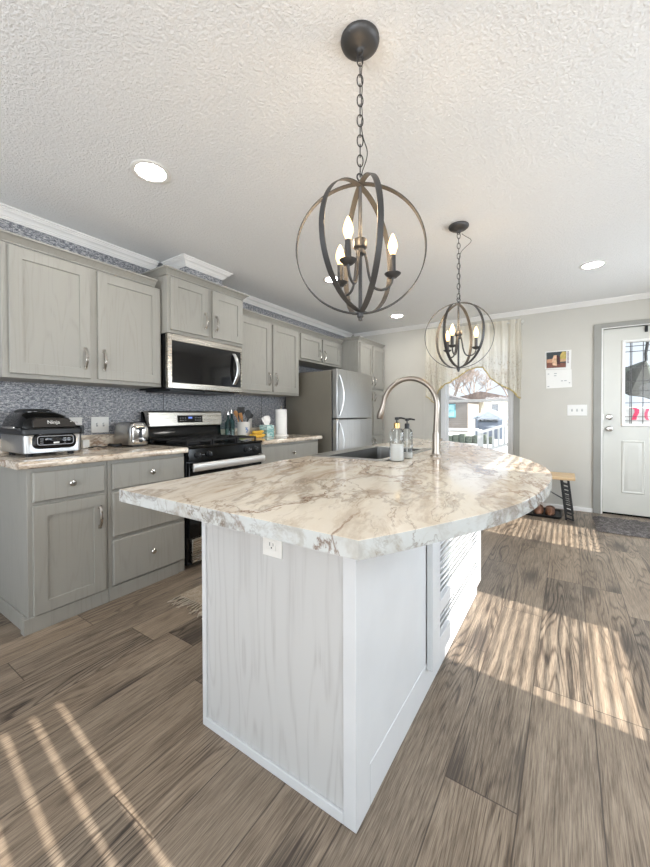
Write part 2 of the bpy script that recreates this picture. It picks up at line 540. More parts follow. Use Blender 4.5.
for y0, y1, z0, z1 in sorted(wins):
    wr.box(XR, XR+0.1, edges[-1], y0, 0, CZ)
    if z0 > 0: wr.box(XR, XR+0.1, y0, y1, 0, z0)
    wr.box(XR, XR+0.1, y0, y1, z1, CZ)
    edges.append(y1)
wr.box(XR, XR+0.1, edges[-1], YW+0.1, 0, CZ)
struct('wall_right', wr, M['wall'])
wf = MB()
for b in ((0, 0.35, 0, CZ), (4.05, XR, 0, CZ), (0.35, 4.05, 0, 0.45), (0.35, 4.05, 2.2, CZ)):
    wf.box(b[0], b[1], YB-0.1, YB, b[2], b[3])
struct('wall_front', wf, M['wall'])

# windows of the right wall with mini blinds, patio door with vertical slats
for n, (y0, y1, z0, z1) in enumerate(wins[:2]):
    f = MB()
    for a, b, c, d in ((y0, y0+0.03, z0, z1), (y1-0.03, y1, z0, z1), (y0+0.03, y1-0.03, z0, z0+0.03), (y0+0.03, y1-0.03, z1-0.03, z1)):
        f.box(XR+0.01, XR+0.07, a, b, c, d)
    w = struct('window_%d' % (n+2), f, M['vinyl'])
    s = MB()
    z = z0+0.045
    while z < z1-0.03:
        s.box(XR+0.018, XR+0.037, y0+0.035, y1-0.035, z, z+0.001)
        z += 0.0262
    s.build('mini_blind', M['white_plastic'], w, smooth=0)
y0, y1, z0, z1 = wins[2]
f = MB()
for a, b, c, d in ((y0, y0+0.05, z0, z1), (y1-0.05, y1, z0, z1), (y0+0.05, y1-0.05, z0, 0.06), (y0+0.05, y1-0.05, z1-0.05, z1)):
    f.box(XR+0.01, XR+0.08, a, b, c, d)
pd = struct('door_2', f, M['vinyl'])
s = MB()
y = -0.12
while y < y1-0.06:
    s.prism([(XR+0.03, y), (XR+0.075, y+0.069), (XR+0.077, y+0.068), (XR+0.032, y-0.001)], 0.10, 1.96)
    y += 0.085
ob = s.build('vertical_blind', M['white_plastic'], pd, smooth=0)

# battens, cove, baseboard of the window wall
bt = MB()
for x, z0, z1 in ((1.195, 0.0, 2.39), (2.455, 0.0, 2.39), (3.69, 2.17, 2.39)):
    bt.box(x-0.012, x+0.012, YW-0.004, YW, z0, z1)
struct('trim_1', bt, M['wall'])
cv = [(YW, 2.388), (YW-0.008, 2.388), (YW-0.018, 2.400), (YW-0.030, 2.415), (YW-0.052, 2.428), (YW-0.055, CZ), (YW, CZ)]
struct('trim_2', MB().prism(cv, 0.07, XR, 'x'), M['white_trim'])
struct('baseboard_back', MB().box(0.62, 3.195, YW-0.012, YW, 0, 0.048), M['white_trim'], 0.003)
# crown on the wallpapered wall
CROWN = [(0.0, 2.373), (0.008, 2.373), (0.009, 2.381), (0.015, 2.382), (0.016, 2.389), (0.022, 2.390), (0.027, 2.400), (0.036, 2.410), (0.047, 2.415), (0.048, 2.422), (0.055, 2.423), (0.056, 2.430), (0.066, 2.432), (0.066, CZ), (0.0, CZ)]
def crown_wall(y0, y1): return MB().prism([(o, z) for o, z in CROWN], y0, y1, 'y')
struct('trim_3', crown_wall(YB, 1.80), M['white_trim'])
struct('trim_4', crown_wall(2.35, YW-0.06), M['white_trim'])
# vent chase above the microwave cabinet, papered, with its own crown on three sides
struct('trim_5', MB().box(0.001, 0.31, 1.885, 2.265, 2.265, CZ-0.001), M['wallpaper'])
def u_sweep(prof, xb, xf, y0, y1, left=True, right=True):
    rings = []
    for k in range(4):
        ring = []
        for o, z in prof:
            a = y0-(o if left else 0); b = y1+(o if right else 0)
            ring.append([(xb, a, z), (xf+o, a, z), (xf+o, b, z), (xb, b, z)][k])
        rings.append(ring)
    return MB().loft(rings)
struct('trim_6', u_sweep(CROWN, 0.07, 0.311, 1.884, 2.266), M['white_trim'])
# panel seam of the wallpaper above the range
struct('trim_7', MB().box(0.0, 0.0015, 1.872, 1.876, 0.91, 1.75).box(0.0, 0.0015, 3.10, 3.104, 0.91, 1.36), M['black_matte'])

# window 1
w = MB()
for a, b, c, d in ((WX0, WX0+0.06, WZ0, WZ1), (WX1-0.04, WX1, WZ0, WZ1), (WX0+0.06, WX1-0.04, WZ0, WZ0+0.05), (WX0+0.06, WX1-0.04, WZ1-0.05, WZ1)):
    w.box(a, b, YW+0.005, YW+0.10, c, d)
win = struct('window_1', w, M['vinyl'], 0.003)
def wpart(name, mb, mat, bevel=0.0):
    return mb.build(name, mat, win, bevel=bevel)
ORG['window_1'] = Vector((0, 0, 0))
c = MB()
for a, b, z0, z1 in ((1.385, WX0, 0.40, 2.30), (WX1, 2.44, 0.40, 2.30), (WX0, WX1, 2.24, 2.30), (WX0, WX1, 0.40, 0.46)):
    c.box(a, b, YW-0.018, YW+0.004, z0, z1)
wpart('window_casing', c, M['grey_trim'], 0.002)
sx0, sx1 = WX0+0.06, WX1-0.04
up_s = MB(); lo_s = MB()
for mb, z0, z1, y in ((up_s, 1.31, 2.19, YW+0.062), (lo_s, 0.51, 1.345, YW+0.025)):
    for a, b, c0, d in ((sx0, sx0+0.035, z0, z1), (sx1-0.035, sx1, z0, z1), (sx0+0.035, sx1-0.035, z0, z0+0.035), (sx0+0.035, sx1-0.035, z1-0.035, z1)):
        mb.box(a, b, y, y+0.03, c0, d)
for mb, z0, z1, y in ((up_s, 1.345, 2.155, YW+0.075), (lo_s, 0.545, 1.31, YW+0.038)):
    sh = wpart('window_sash', mb, M['vinyl'], 0.002)
    ORG[sh.name] = Vector((0, 0, 0))
    MB().box(sx0+0.034, sx1-0.034, y, y+0.004, z0, z1).build('window_pane', M['pane'], sh)

# door 1
d = MB()
def framed_panel(mb, x0, x1, z0, z1, yf, t=0.02):
    # raised moulding ring with a raised field, facing -y
    def ring(o, y): return [(x0+o, y, z0+o), (x1-o, y, z0+o), (x1-o, y, z1-o), (x0+o, y, z1-o)]
    mb.loft([ring(0, yf+0.0005), ring(0.006, yf-0.008), ring(0.018, yf-0.004), ring(0.024, yf+0.0), ring(0.05, yf-0.006), ring(0.06, yf-0.006)])
LX0, LX1, LZ0, LZ1 = 3.483, 4.003, 1.035, 1.935
yf = YW+0.030
d.box(DX0+0.004, LX0, yf, yf+0.044, 0.02, DZ1-0.004)
d.box(LX1, DX1-0.004, yf, yf+0.044, 0.02, DZ1-0.004)
d.box(LX0, LX1, yf, yf+0.044, 0.02, LZ0)
d.box(LX0, LX1, yf, yf+0.044, LZ1, DZ1-0.004)
door = struct('door_1', d, M['door'])
ORG['door_1'] = Vector((0, 0, 0))
def dpart(name, mb, mat, bevel=0.0, parent=None):
    o = mb.build(name, mat, parent or door, bevel=bevel); ORG[o.name] = Vector((0, 0, 0)); return o
p = MB(); framed_panel(p, 3.456, 3.655, 0.255, 0.845, yf); framed_panel(p, 3.835, 4.034, 0.255, 0.845, yf)
dpart('door_panel', p, M['door'])
fr = MB()
def ringxz(o, y): return [(LX0-0.033+o, y, LZ0-0.033+o), (LX1+0.033-o, y, LZ0-0.033+o), (LX1+0.033-o, y, LZ1+0.033-o), (LX0-0.033+o, y, LZ1+0.033-o)]
fr.loft([ringxz(0, yf+0.0005), ringxz(0.006, yf-0.014), ringxz(0.020, yf-0.012), ringxz(0.033, yf-0.002), ringxz(0.033, yf+0.02)], cap=False)
lf = dpart('glass_frame', fr, M['white_plastic'])
dpart('glass_pane', MB().box(LX0+0.0005, LX1-0.0005, yf+0.018, yf+0.024, LZ0+0.0005, LZ1-0.0005), M['pane'])
ld = MB()
lead_x = [LX0+0.045, LX0+0.058, LX0+0.155, LX1-0.155, LX1-0.058, LX1-0.045, (LX0+LX1)/2]
for x in lead_x: ld.box(x-0.003, x+0.003, yf+0.012, yf+0.028, LZ0, LZ1)
for z in (LZ0+0.03, LZ0+0.075, LZ0+0.23, LZ0+0.36, LZ0+0.47, LZ0+0.63, LZ0+0.80, LZ0+0.86):
    ld.box(LX0, LX1, yf+0.013, yf+0.027, z-0.003, z+0.003)
dpart('lead_grid', ld, M['iron'])
for zc, nm in ((0.972, 'door_knob'), (1.108, 'deadbolt')):
    k = MB().lathe([(0.032, 0), (0.033, -0.006), (0.026, -0.012), (0.013, -0.014), (0.012, -0.030)] + ([(0.026, -0.036), (0.031, -0.050), (0.026, -0.062), (0.001, -0.066)] if nm == 'door_knob' else [(0.020, -0.031), (0.020, -0.036), (0.001, -0.037)]), (3.345, yf, zc), 20, axis='y')
    if nm == 'deadbolt': k.box(3.341, 3.349, yf-0.052, yf-0.034, zc-0.015, zc+0.015)
    dpart(nm, k, M['chrome'])
lp = MB()
for zc in (0.972, 1.108): lp.box(DX0-0.0035, DX0+0.006, yf-0.006, yf+0.02, zc-0.03, zc+0.03)
dpart('latch_plate', lp, M['chrome'])
dpart('wreath_hook', MB().box(3.645, 3.672, yf-0.012, yf, 2.035, 2.10).box(3.648, 3.669, yf-0.022, yf-0.011, 2.045, 2.075), M['black_matte'], 0.003)
dpart('weather_strip', MB().box(DX0+0.004, DX1-0.004, yf-0.006, yf+0.04, 0.001, 0.019), M['black'])
cs = MB()
for a, b, z0, z1 in ((DX0-0.09, DX0-0.018, 0, DZ1+0.06), (DX1+0.018, DX1+0.09, 0, DZ1+0.06), (DX0-0.018, DX1+0.018, DZ1+0.012, DZ1+0.06)):
    cs.box(a, b, YW-0.02, YW, z0, z1)
struct('trim_8', cs, M['grey_trim'], 0.003)
js = MB()
for a, b, z0, z1 in ((DX0-0.018, DX0-0.004, 0, DZ1), (DX1+0.004, DX1+0.018, 0, DZ1), (DX0-0.018, DX1+0.018, DZ1, DZ1+0.012)):
    js.box(a, b, YW-0.008, YW+0.03, z0, z1)
struct('trim_9', js, M['white_trim'], 0.001)

# ------------------------------------------------------------------ cabinets (all face +x)
def shaker(root, x, y0, y1, z0, z1, handle=None, hz=None, mat=None, fw_=0.062):
    mat = mat or M['cabinet']
    t = 0.020
    def ring(o, xx): return [(xx, y0+o, z0+o), (xx, y1-o, z0+o), (xx, y1-o, z1-o), (xx, y0+o, z1-o)]
    mb = MB().loft([ring(0, x), ring(0, x+t-0.002), ring(0.002, x+t), ring(fw_, x+t), ring(fw_+0.0015, x+t-0.008)])
    o = mb.build('door', mat, root, smooth=20)
    ORG[o.name] = ORG[root.name]
    if handle:
        hy = y1-0.034 if handle == 'R' else y0+0.034
        pull(o, x+t, hy, hz)
    return o
def pull(parent, x, y, zc, L=0.118):
    mb = MB()
    for sgn in (-1, 1):
        mb.box(x, x+0.010, y-0.008, y+0.008, zc+sgn*L/2-0.011, zc+sgn*L/2+0.011)
    n = 12
    rings = []
    for i in range(n+1):
        u = -1+2*i/n
        zz = zc+u*(L/2+0.004)
        xx = x+0.010+0.020*(1-u*u)
        hw = 0.0062+0.0035*(1-u*u); th = 0.004
        rings.append([(xx-th, y-hw, zz), (xx-th, y+hw, zz), (xx+th, y+hw*0.7, zz), (xx+th, y-hw*0.7, zz)])
    mb.loft(rings)
    return mb.build('handle', M['chrome'], parent, bevel=0.0008)
def drawer(root, x, y0, y1, z0, z1, knob=True):
    def ring(o, xx): return [(xx, y0+o, z0+o), (xx, y1-o, z0+o), (xx, y1-o, z1-o), (xx, y0+o, z1-o)]
    o = MB().loft([ring(0, x), ring(0, x+0.014), ring(0.006, x+0.020)]).build('drawer', M['cabinet'], root, smooth=20)
    ORG[o.name] = ORG[root.name]
    if knob:
        k = MB().lathe([(0.008, 0), (0.006, 0.004), (0.006, 0.012), (0.016, 0.016), (0.018, 0.022), (0.013, 0.028), (0.001, 0.030)], (x+0.020, (y0+y1)/2, (z0+z1)/2), 16, axis='x')
        k.build('knob', M['chrome'], o)
    return o
def moulding(root, xb, xf, y0, y1, z0, left, right, h=0.048):
    prof = [(0.0, z0), (0.008, z0), (0.009, z0+h*0.15), (0.016, z0+h*0.28), (0.030, z0+h*0.62), (0.042, z0+h*0.78), (0.046, z0+h*0.80), (0.046, z0+h), (0.0, z0+h)]
    return u_sweep(prof, xb, xf, y0, y1, left, right).build('crown_moulding', M['cabinet'], root, smooth=35)
CG = 'greige wall cabinets'
XU = 0.325
a = thing('wall_cabinet', 'wide two-door greige wall cabinet above the indoor grill and toaster', 'cabinet', (0.16, 1.17, 1.36), CG)
MB().box(0.003, XU, 0.691, 1.648, 1.36, 2.115).build('body', M['cabinet'], a, bevel=0.002)
shaker(a, XU, 0.722, 1.140, 1.385, 2.102, 'R', 1.512)
shaker(a, XU, 1.186, 1.630, 1.385, 2.102, 'L', 1.512)
moulding(a, 0.003, XU, 0.691, 1.596, 2.115, True, False)
b = thing('wall_cabinet', 'raised greige wall cabinet directly above the microwave', 'cabinet', (0.2, 2.035, 1.777), CG)
MB().box(0.003, 0.405, 1.652, 2.420, 1.777, 2.215).build('body', M['cabinet'], b, bevel=0.002)
shaker(b, 0.405, 1.672, 2.020, 1.800, 2.203, 'R', 1.925)
shaker(b, 0.405, 2.066, 2.412, 1.800, 2.203, 'L', 1.925)
moulding(b, 0.003, 0.405, 1.652, 2.420, 2.215, True, True)
c = thing('wall_cabinet', 'tall two-door greige wall cabinet above the paper towels, right of microwave', 'cabinet', (0.16, 2.9, 1.36), CG)
MB().box(0.003, XU, 2.423, 3.388, 1.36, 2.112).build('body', M['cabinet'], c, bevel=0.002)
shaker(c, XU, 2.436, 2.888, 1.385, 2.100, 'R', 1.518)
shaker(c, XU, 2.925, 3.362, 1.385, 2.100, 'L', 1.518)
moulding(c, 0.003, XU, 2.470, 3.388, 2.112, False, False)
d = thing('wall_cabinet', 'short two-door greige wall cabinet over the refrigerator', 'cabinet', (0.16, 3.88, 1.79), CG)
MB().box(0.003, XU, 3.391, 4.380, 1.785, 2.112).build('body', M['cabinet'], d, bevel=0.002)
shaker(d, XU, 3.410, 3.836, 1.810, 2.100, 'R', 1.890, fw_=0.055)
shaker(d, XU, 3.872, 4.290, 1.810, 2.100, 'L', 1.890, fw_=0.055)
moulding(d, 0.003, XU, 3.391, 4.335, 2.112, False, False)
e = thing('pantry_cabinet', 'tall greige pantry cabinet in the corner past the refrigerator', 'cabinet', (0.3, 4.79, 0))
MB().box(0.003, 0.575, 4.385, 5.205, 0.0, 2.150).build('body', M['cabinet'], e, bevel=0.002)
for y0, y1, hs in ((4.415, 4.775, 'R'), (4.815, 5.185, 'L')):
    shaker(e, 0.575, y0, y1, 1.520, 2.135, hs, 1.62, fw_=0.055)
    shaker(e, 0.575, y0, y1, 0.850, 1.490, hs, 1.40, fw_=0.055)
    shaker(e, 0.575, y0, y1, 0.10, 0.82, hs, 0.72, fw_=0.055)
moulding(e, 0.003, 0.575, 4.385, 5.155, 2.150, True, False)

BG = 'greige base cabinets'
XB = 0.600
a = thing('base_cabinet', 'greige base cabinet with one drawer over one door, below the indoor grill', 'cabinet', (0.3, 0.91, 0), BG)
MB().box(0.003, XB, 0.712, 1.110, 0.0, 0.868).build('body', M['cabinet'], a, bevel=0.002)
drawer(a, XB, 0.733, 1.090, 0.686, 0.845)
shaker(a, XB, 0.733, 1.090, 0.088, 0.667, 'R', 0.540)
MB().box(XB-0.04, XB+0.010, 0.690, 1.110, 0.0, 0.082).build('toe_board', M['cabinet'], a, bevel=0.002)
MB().box(0.02, XB-0.04, 0.702, 0.712, 0.0, 0.085).build('end_trim', M['cabinet'], a, bevel=0.002)
b = thing('base_cabinet', 'greige base cabinet with three stacked drawers beside the range', 'cabinet', (0.3, 1.38, 0), BG)
MB().box(0.003, XB, 1.113, 1.648, 0.0, 0.868).build('body', M['cabinet'], b, bevel=0.002)
drawer(b, XB, 1.135, 1.640, 0.686, 0.845)
drawer(b, XB, 1.135, 1.640, 0.392, 0.668)
drawer(b, XB, 1.135, 1.640, 0.092, 0.372)
MB().box(XB-0.04, XB+0.010, 1.113, 1.590, 0.0, 0.082).build('toe_board', M['cabinet'], b, bevel=0.002)
c = thing('base_cabinet', 'greige base cabinet between the range and the refrigerator', 'cabinet', (0.3, 2.9, 0), BG)
MB().box(0.003, XB, 2.428, 3.380, 0.0, 0.868).build('body', M['cabinet'], c, bevel=0.002)
drawer(c, XB, 2.450, 3.355, 0.686, 0.845)
shaker(c, XB, 2.450, 2.890, 0.092, 0.667, 'R', 0.585)
shaker(c, XB, 2.915, 3.355, 0.092, 0.667, 'L', 0.585)
MB().box(XB-0.04, XB+0.010, 2.428, 3.380, 0.0, 0.082).build('toe_board', M['cabinet'], c, bevel=0.002)

# counters along the wall
def wall_counter(y0, y1, label):
    r = thing('countertop', label, 'countertop', (0.32, (y0+y1)/2, 0.87), 'marbled worktops along the wall')
    z0, z1, xf = 0.870, 0.908, 0.652
    prof = [(0.003, z0), (xf-0.010, z0)] + [(xf-0.010+0.010*math.sin(t), z0+0.010-0.010*math.cos(t)) for t in (0.5, 1.0, 1.5)] + \
           [(xf-0.014+0.014*math.cos(t), z1-0.014+0.014*math.sin(t)) for t in (0.2, 0.6, 1.0, 1.4)] + [(xf-0.016, z1), (0.003, z1)]
    MB().prism(prof, y0, y1, 'y').build('slab', M['marble'], r)
    MB().box(0.002, 0.020, y0, y1, 0.9082, 1.000).build('upstand', M['marble'], r, bevel=0.003)
wall_counter(0.664, 1.650, 'marbled wall countertop holding the indoor grill and toaster')
wall_counter(2.424, 3.392, 'marbled wall countertop holding the utensil crock and paper towels')

# ------------------------------------------------------------------ island
isl = thing('kitchen_island', 'white painted wood island base with louvred panel under the marbled top', 'island', (2.147, 1.65, 0))
IX0, IX1, IY0, IY1, IT = 1.8244, 2.4707, 0.854, 2.4528, 0.868
MB().box(1.765, 1.785, 0.935, IY1, 0.0, IT).box(1.785, IX1-0.022, IY1-0.02, IY1, 0, IT).box(IX1-0.022, IX1-0.010, 0.868, IY1, 0, IT).box(1.785, IX1-0.022, 0.935, IY1-0.02, 0.0, 0.02).build('carcass', M['island'], isl)
MB().box(IX0, IX1-0.022, IY0+0.009, IY0+0.021, 0.0, IT).build('end_panel', M['island'], isl)
MB().box(IX0, IX0+0.020, IY0, IY0+0.009, 0.032, IT).build('trim_strip', M['island_trim'], isl, bevel=0.002)
MB().box(IX0, IX1-0.042, IY0, IY0+0.009, 0.0, 0.032).build('base_rail', M['island_trim'], isl, bevel=0.002)
MB().box(IX1-0.042, IX1, IY0, IY0+0.085, 0.0, IT).build('corner_post', M['island_trim'], isl, bevel=0.002)
MB().box(IX1-0.010, IX1, IY0+0.0855, IY1-0.001, 0.0, 0.125).build('side_base_rail', M['island_trim'], isl, bevel=0.002)
MB().box(IX1-0.010, IX1-0.002, IY0+0.0855, 1.452, 0.1255, IT).build('side_panel', M['island_trim'], isl)
# louvred panel
LX = IX1+0.025
lv = MB()
ly0, ly1, lz0, lz1 = 1.452, 2.440, 0.10, 0.862
X0 = IX1-0.0095
for a, b, z0, z1 in ((ly0, ly0+0.105, lz0, lz1), (ly1-0.09, ly1, lz0, lz1), (ly0+0.105, ly1-0.09, lz0, lz0+0.085), (ly0+0.105, ly1-0.09, 0.285, 0.345), (ly0+0.105, ly1-0.09, lz1-0.05, lz1)):
    lv.box(IX1+0.0005, LX, a, b, z0, z1)
pnl = lv.build('louvre_panel', M['island_trim'], isl, bevel=0.002)
ORG[pnl.name] = ORG[isl.name]
sl = MB()
for zA, zB in ((lz0+0.09, 0.283), (0.348, lz1-0.052)):
    z = zA+0.008
    while z < zB-0.012:
        sl.prism([(IX1+0.001, z-0.001), (IX1+0.004, z-0.004), (LX-0.001, z+0.017), (LX-0.003, z+0.022)], ly0+0.105, ly1-0.09, 'y')
        z += 0.0262
sl.build('slats', M['island_trim'], pnl, smooth=0)
def outlet(parent, face, c, name='outlet'):
    # duplex outlet; face 'y' looks toward -y, face 'x' toward +x
    def bx(mb, u0, u1, z0, z1, d0, d1):
        if face == 'y': mb.box(c[0]+u0, c[0]+u1, c[1]-d1, c[1]-d0, c[2]+z0, c[2]+z1)
        else: mb.box(c[0]+d0, c[0]+d1, c[1]+u0, c[1]+u1, c[2]+z0, c[2]+z1)
    p = MB(); bx(p, -0.040, 0.040, -0.060, 0.060, 0.0004, 0.006)
    return p, bx
p, bx = outlet(isl, 'y', (2.166, IY0+0.009, 0.755))
o = p.build('outlet_plate', M['white_plastic'], isl, bevel=0.002); ORG[o.name] = ORG[isl.name]
k = MB()
for z in (-0.022, 0.022): bx(k, -0.017, 0.017, z-0.016, z+0.016, 0.006, 0.008)
so = k.build('socket', M['white_plastic'], o, bevel=0.003); ORG[so.name] = ORG[isl.name]
for z in (-0.022, 0.022):
    for sl_ in ((-0.008, -0.006, z-0.003, z+0.008), (0.006, 0.008, z-0.003, z+0.007), (-0.002, 0.002, z-0.011, z-0.006)):
        k = MB(); bx(k, *sl_, 0.008, 0.0085); k.build('slot', M['black_matte'], o)


# island top with a bowed edge and a cut-out for the sink
def catmull(P, n=8):
    out = []
    for i in range(len(P)-1):
        p0 = P[max(i-1, 0)]; p1 = P[i]; p2 = P[i+1]; p3 = P[min(i+2, len(P)-1)]
        for k in range(n):
            t = k/n
            out.append(tuple(0.5*((2*p1[j])+(-p0[j]+p2[j])*t+(2*p0[j]-5*p1[j]+4*p2[j]-p3[j])*t*t+(-p0[j]+3*p1[j]-3*p2[j]+p3[j])*t**3) for j in (0, 1)))
    out.append(P[-1])
    return out
bow = catmull([(2.617, 0.599), (2.668, 0.690), (2.700, 0.755), (2.745, 0.850), (2.798, 0.970), (2.848, 1.120), (2.882, 1.310), (2.896, 1.50), (2.893, 1.70), (2.848, 1.95), (2.752, 2.22), (2.60, 2.52), (2.42, 2.85), (2.22, 3.13), (1.98, 3.36), (1.69, 3.50)])
outer = [(1.75, 0.599)] + bow + [(1.695, 2.4), (1.70, 1.8), (1.713, 1.4), (1.735, 0.9)]
hole = [(1.800, 1.735), (2.135, 1.735), (2.135, 2.405), (1.800, 2.405)]
CT0, CT1 = 0.870, 0.908
bm = bmesh.new()
def loop(pts, z):
    vs = [bm.verts.new((x, y, z)) for x, y in pts]
    return vs, [bm.edges.new((vs[i], vs[(i+1) % len(vs)])) for i in range(len(vs))]
to, te = loop(outer, CT1); th, he = loop(hole, CT1)
bo, be = loop(outer, CT0); bh, bhe = loop(hole, CT0)
bmesh.ops.triangle_fill(bm, use_beauty=True, edges=te+he)
bmesh.ops.triangle_fill(bm, use_beauty=True, edges=be+bhe)
for A, B in ((to, bo), (th, bh)):
    for i in range(len(A)):
        j = (i+1) % len(A)
        bm.faces.new((A[i], A[j], B[j], B[i]))
bmesh.ops.recalc_face_normals(bm, faces=bm.faces)
it = MB()
bm.verts.index_update()
it.add([v.co.copy() for v in bm.verts], [[v.index for v in f.verts] for f in bm.faces])
bm.free()
top = thing('countertop', 'large marbled island countertop with a bowed seating edge', 'countertop', (2.2, 2.0, CT0))
it.build('slab', M['marble'], top)
def offset_ring(z):
    out = []
    n_ = len(outer)
    for i in range(n_):
        a_, b_, c_ = Vector(outer[i-1]), Vector(outer[i]), Vector(outer[(i+1) % n_])
        t1 = (b_-a_).normalized(); t2 = (c_-b_).normalized()
        nn = Vector((t1.y+t2.y, -(t1.x+t2.x))).normalized()
        k_ = 1.0/max(0.5, nn.dot(Vector((t1.y, -t1.x))))
        out.append((b_.x, b_.y, b_.x+nn.x*0.0012*k_, b_.y+nn.y*0.0012*k_))
    return out
oring = offset_ring(0)
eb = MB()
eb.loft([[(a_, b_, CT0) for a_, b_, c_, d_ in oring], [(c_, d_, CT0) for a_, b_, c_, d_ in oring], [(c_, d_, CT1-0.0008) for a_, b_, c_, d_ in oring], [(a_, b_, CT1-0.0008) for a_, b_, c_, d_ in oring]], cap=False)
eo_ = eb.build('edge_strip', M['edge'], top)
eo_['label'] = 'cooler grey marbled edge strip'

# sink
sk = thing('sink', 'stainless steel drop-in sink set in the island top', 'sink', (1.95, 2.07, 0.72))
def rr(cx, cy, z, w, d, r): return MB().rrect(cx, cy, z, w, d, r, 4)
sx, sy = 1.9475, 2.07
MB().loft([rr(sx, sy, 0.9084, 0.475, 0.76, 0.02), rr(sx, sy, 0.9145, 0.470, 0.755, 0.02), rr(sx, sy, 0.9145, 0.425, 0.71, 0.03), rr(sx, sy, 0.9084, 0.420, 0.705, 0.03)], closed=True).build('rim', M['sink_steel'], sk)
sx2 = 1.9675
MB().loft([rr(sx2, sy, 0.910, 0.322, 0.66, 0.025), rr(sx2, sy, 0.74, 0.315, 0.65, 0.03), rr(sx2, sy, 0.725, 0.28, 0.61, 0.03), rr(sx2, sy, 0.722, 0.29, 0.62, 0.03), rr(sx2, sy, 0.738, 0.320, 0.655, 0.03), rr(sx2, sy, 0.906, 0.328, 0.666, 0.025)], cap=False).build('basin', M['basin_steel'], sk)
MB().box(sx2-0.15, sx2+0.15, sy-0.31, sy+0.31, 0.722, 0.725).build('basin_floor', M['basin_steel'], sk)
MB().loft([rr(sx, sy, 0.9146, 0.425, 0.71, 0.03), rr(sx, sy, 0.9120, 0.425, 0.71, 0.03), rr(sx2, sy, 0.9085, 0.326, 0.664, 0.025), rr(sx2, sy, 0.911, 0.322, 0.66, 0.025)], cap=False).build('ledge', M['sink_steel'], sk)
MB().lathe([(0.045, 0.7252), (0.045, 0.728), (0.030, 0.7275), (0.001, 0.7262)], (sx2, sy, 0), 20).build('drain', M['chrome'], sk)

# faucet
fa = thing('faucet', 'brushed nickel gooseneck pull-down faucet beside the island sink', 'faucet', (2.325, 2.06, 0.909))
MB().lathe([(0.030, 0.0005), (0.030, 0.006), (0.022, 0.012), (0.019, 0.03), (0.0185, 0.125), (0.016, 0.135), (0.001, 0.137)], (2.325, 2.06, 0.908), 24).build('base', M['nickel'], fa)
path = [(2.325, 2.06, 1.02), (2.327, 2.06, 1.10), (2.331, 2.06, 1.17)] + arc((2.168, 2.06, 1.192), 0.164, 0.0, PI*0.96, 22, 'xz')
MB().tube(path, 0.0145, 14).build('spout', M['nickel'], fa, smooth=60)
MB().tube([(2.006, 2.06, 1.214), (1.999, 2.06, 1.190), (1.991, 2.06, 1.165), (1.979, 2.06, 1.128), (1.977, 2.06, 1.122)], [0.0140, 0.0165, 0.0200, 0.0215, 0.0190], 16).build('spray_head', M['nickel'], fa, smooth=50)
MB().tube([(1.9775, 2.06, 1.1225), (1.9768, 2.06, 1.1185)], 0.017, 16).build('nozzle', M['black_matte'], fa)
MB().tube([(2.325, 2.075, 0.985), (2.325, 2.095, 0.990)], 0.009, 12).tube([(2.325, 2.090, 0.990), (2.335, 2.10, 0.995), (2.350, 2.103, 1.005)], [0.006, 0.006, 0.0045], 10).build('lever', M['nickel'], fa, smooth=60)

# soap bottles
M['white_soap'] = plain('white_soap', (250, 248, 244), 0.4, vary=0.01)
M['gold_metal'] = G('gold_collar', 0.25, 1.0, color=(214, 176, 118)).m
def bottle(x, y, r, h, fill, label, collar):
    t = thing('soap_bottle', label, 'bottle', (x, y, 0.9085), 'clear pump bottles by the sink')
    z = 0.9085
    MB().lathe([(0.001, 0.0005), (r*0.92, 0.0005), (r, 0.005), (r, h*0.84), (r*0.82, h*0.93), (r*0.42, h*0.985), (r*0.40, h)], (x, y, z), 28).build('bottle', M['bottle_glass'], t, smooth=50)
    MB().lathe([(0.001, 0.004), (r*0.9, 0.004), (r*0.93, 0.008), (r*0.93, fill), (0.001, fill)], (x, y, z), 24).build('soap', M['white_soap'], t)
    MB().lathe([(r*0.44, h-0.006), (r*0.44, h+0.020), (r*0.30, h+0.024), (0.001, h+0.024)], (x, y, z), 20).build('collar', collar, t)
    pm = MB().lathe([(0.0035, h+0.022), (0.0035, h+0.036), (0.010, h+0.037), (0.011, h+0.050), (0.001, h+0.052)], (x, y, z), 14)
    pm.tube([(x, y, z+h+0.046), (x+0.018, y+0.010, z+h+0.047), (x+0.036, y+0.020, z+h+0.043)], [0.006, 0.005, 0.004], 8)
    pm.build('pump', M['black_matte'], t)
    MB().lathe([(0.0025, 0.02), (0.0025, h+0.02)], (x, y, z), 8).build('dip_tube', M['white_plastic'], t)
bottle(2.222, 1.742, 0.036, 0.172, 0.085, 'pump bottle half full of white soap with a gold collar', M['gold_metal'])
bottle(2.222, 1.885, 0.030, 0.165, 0.030, 'clear pump bottle with black collar, nearly empty', M['black_matte'])

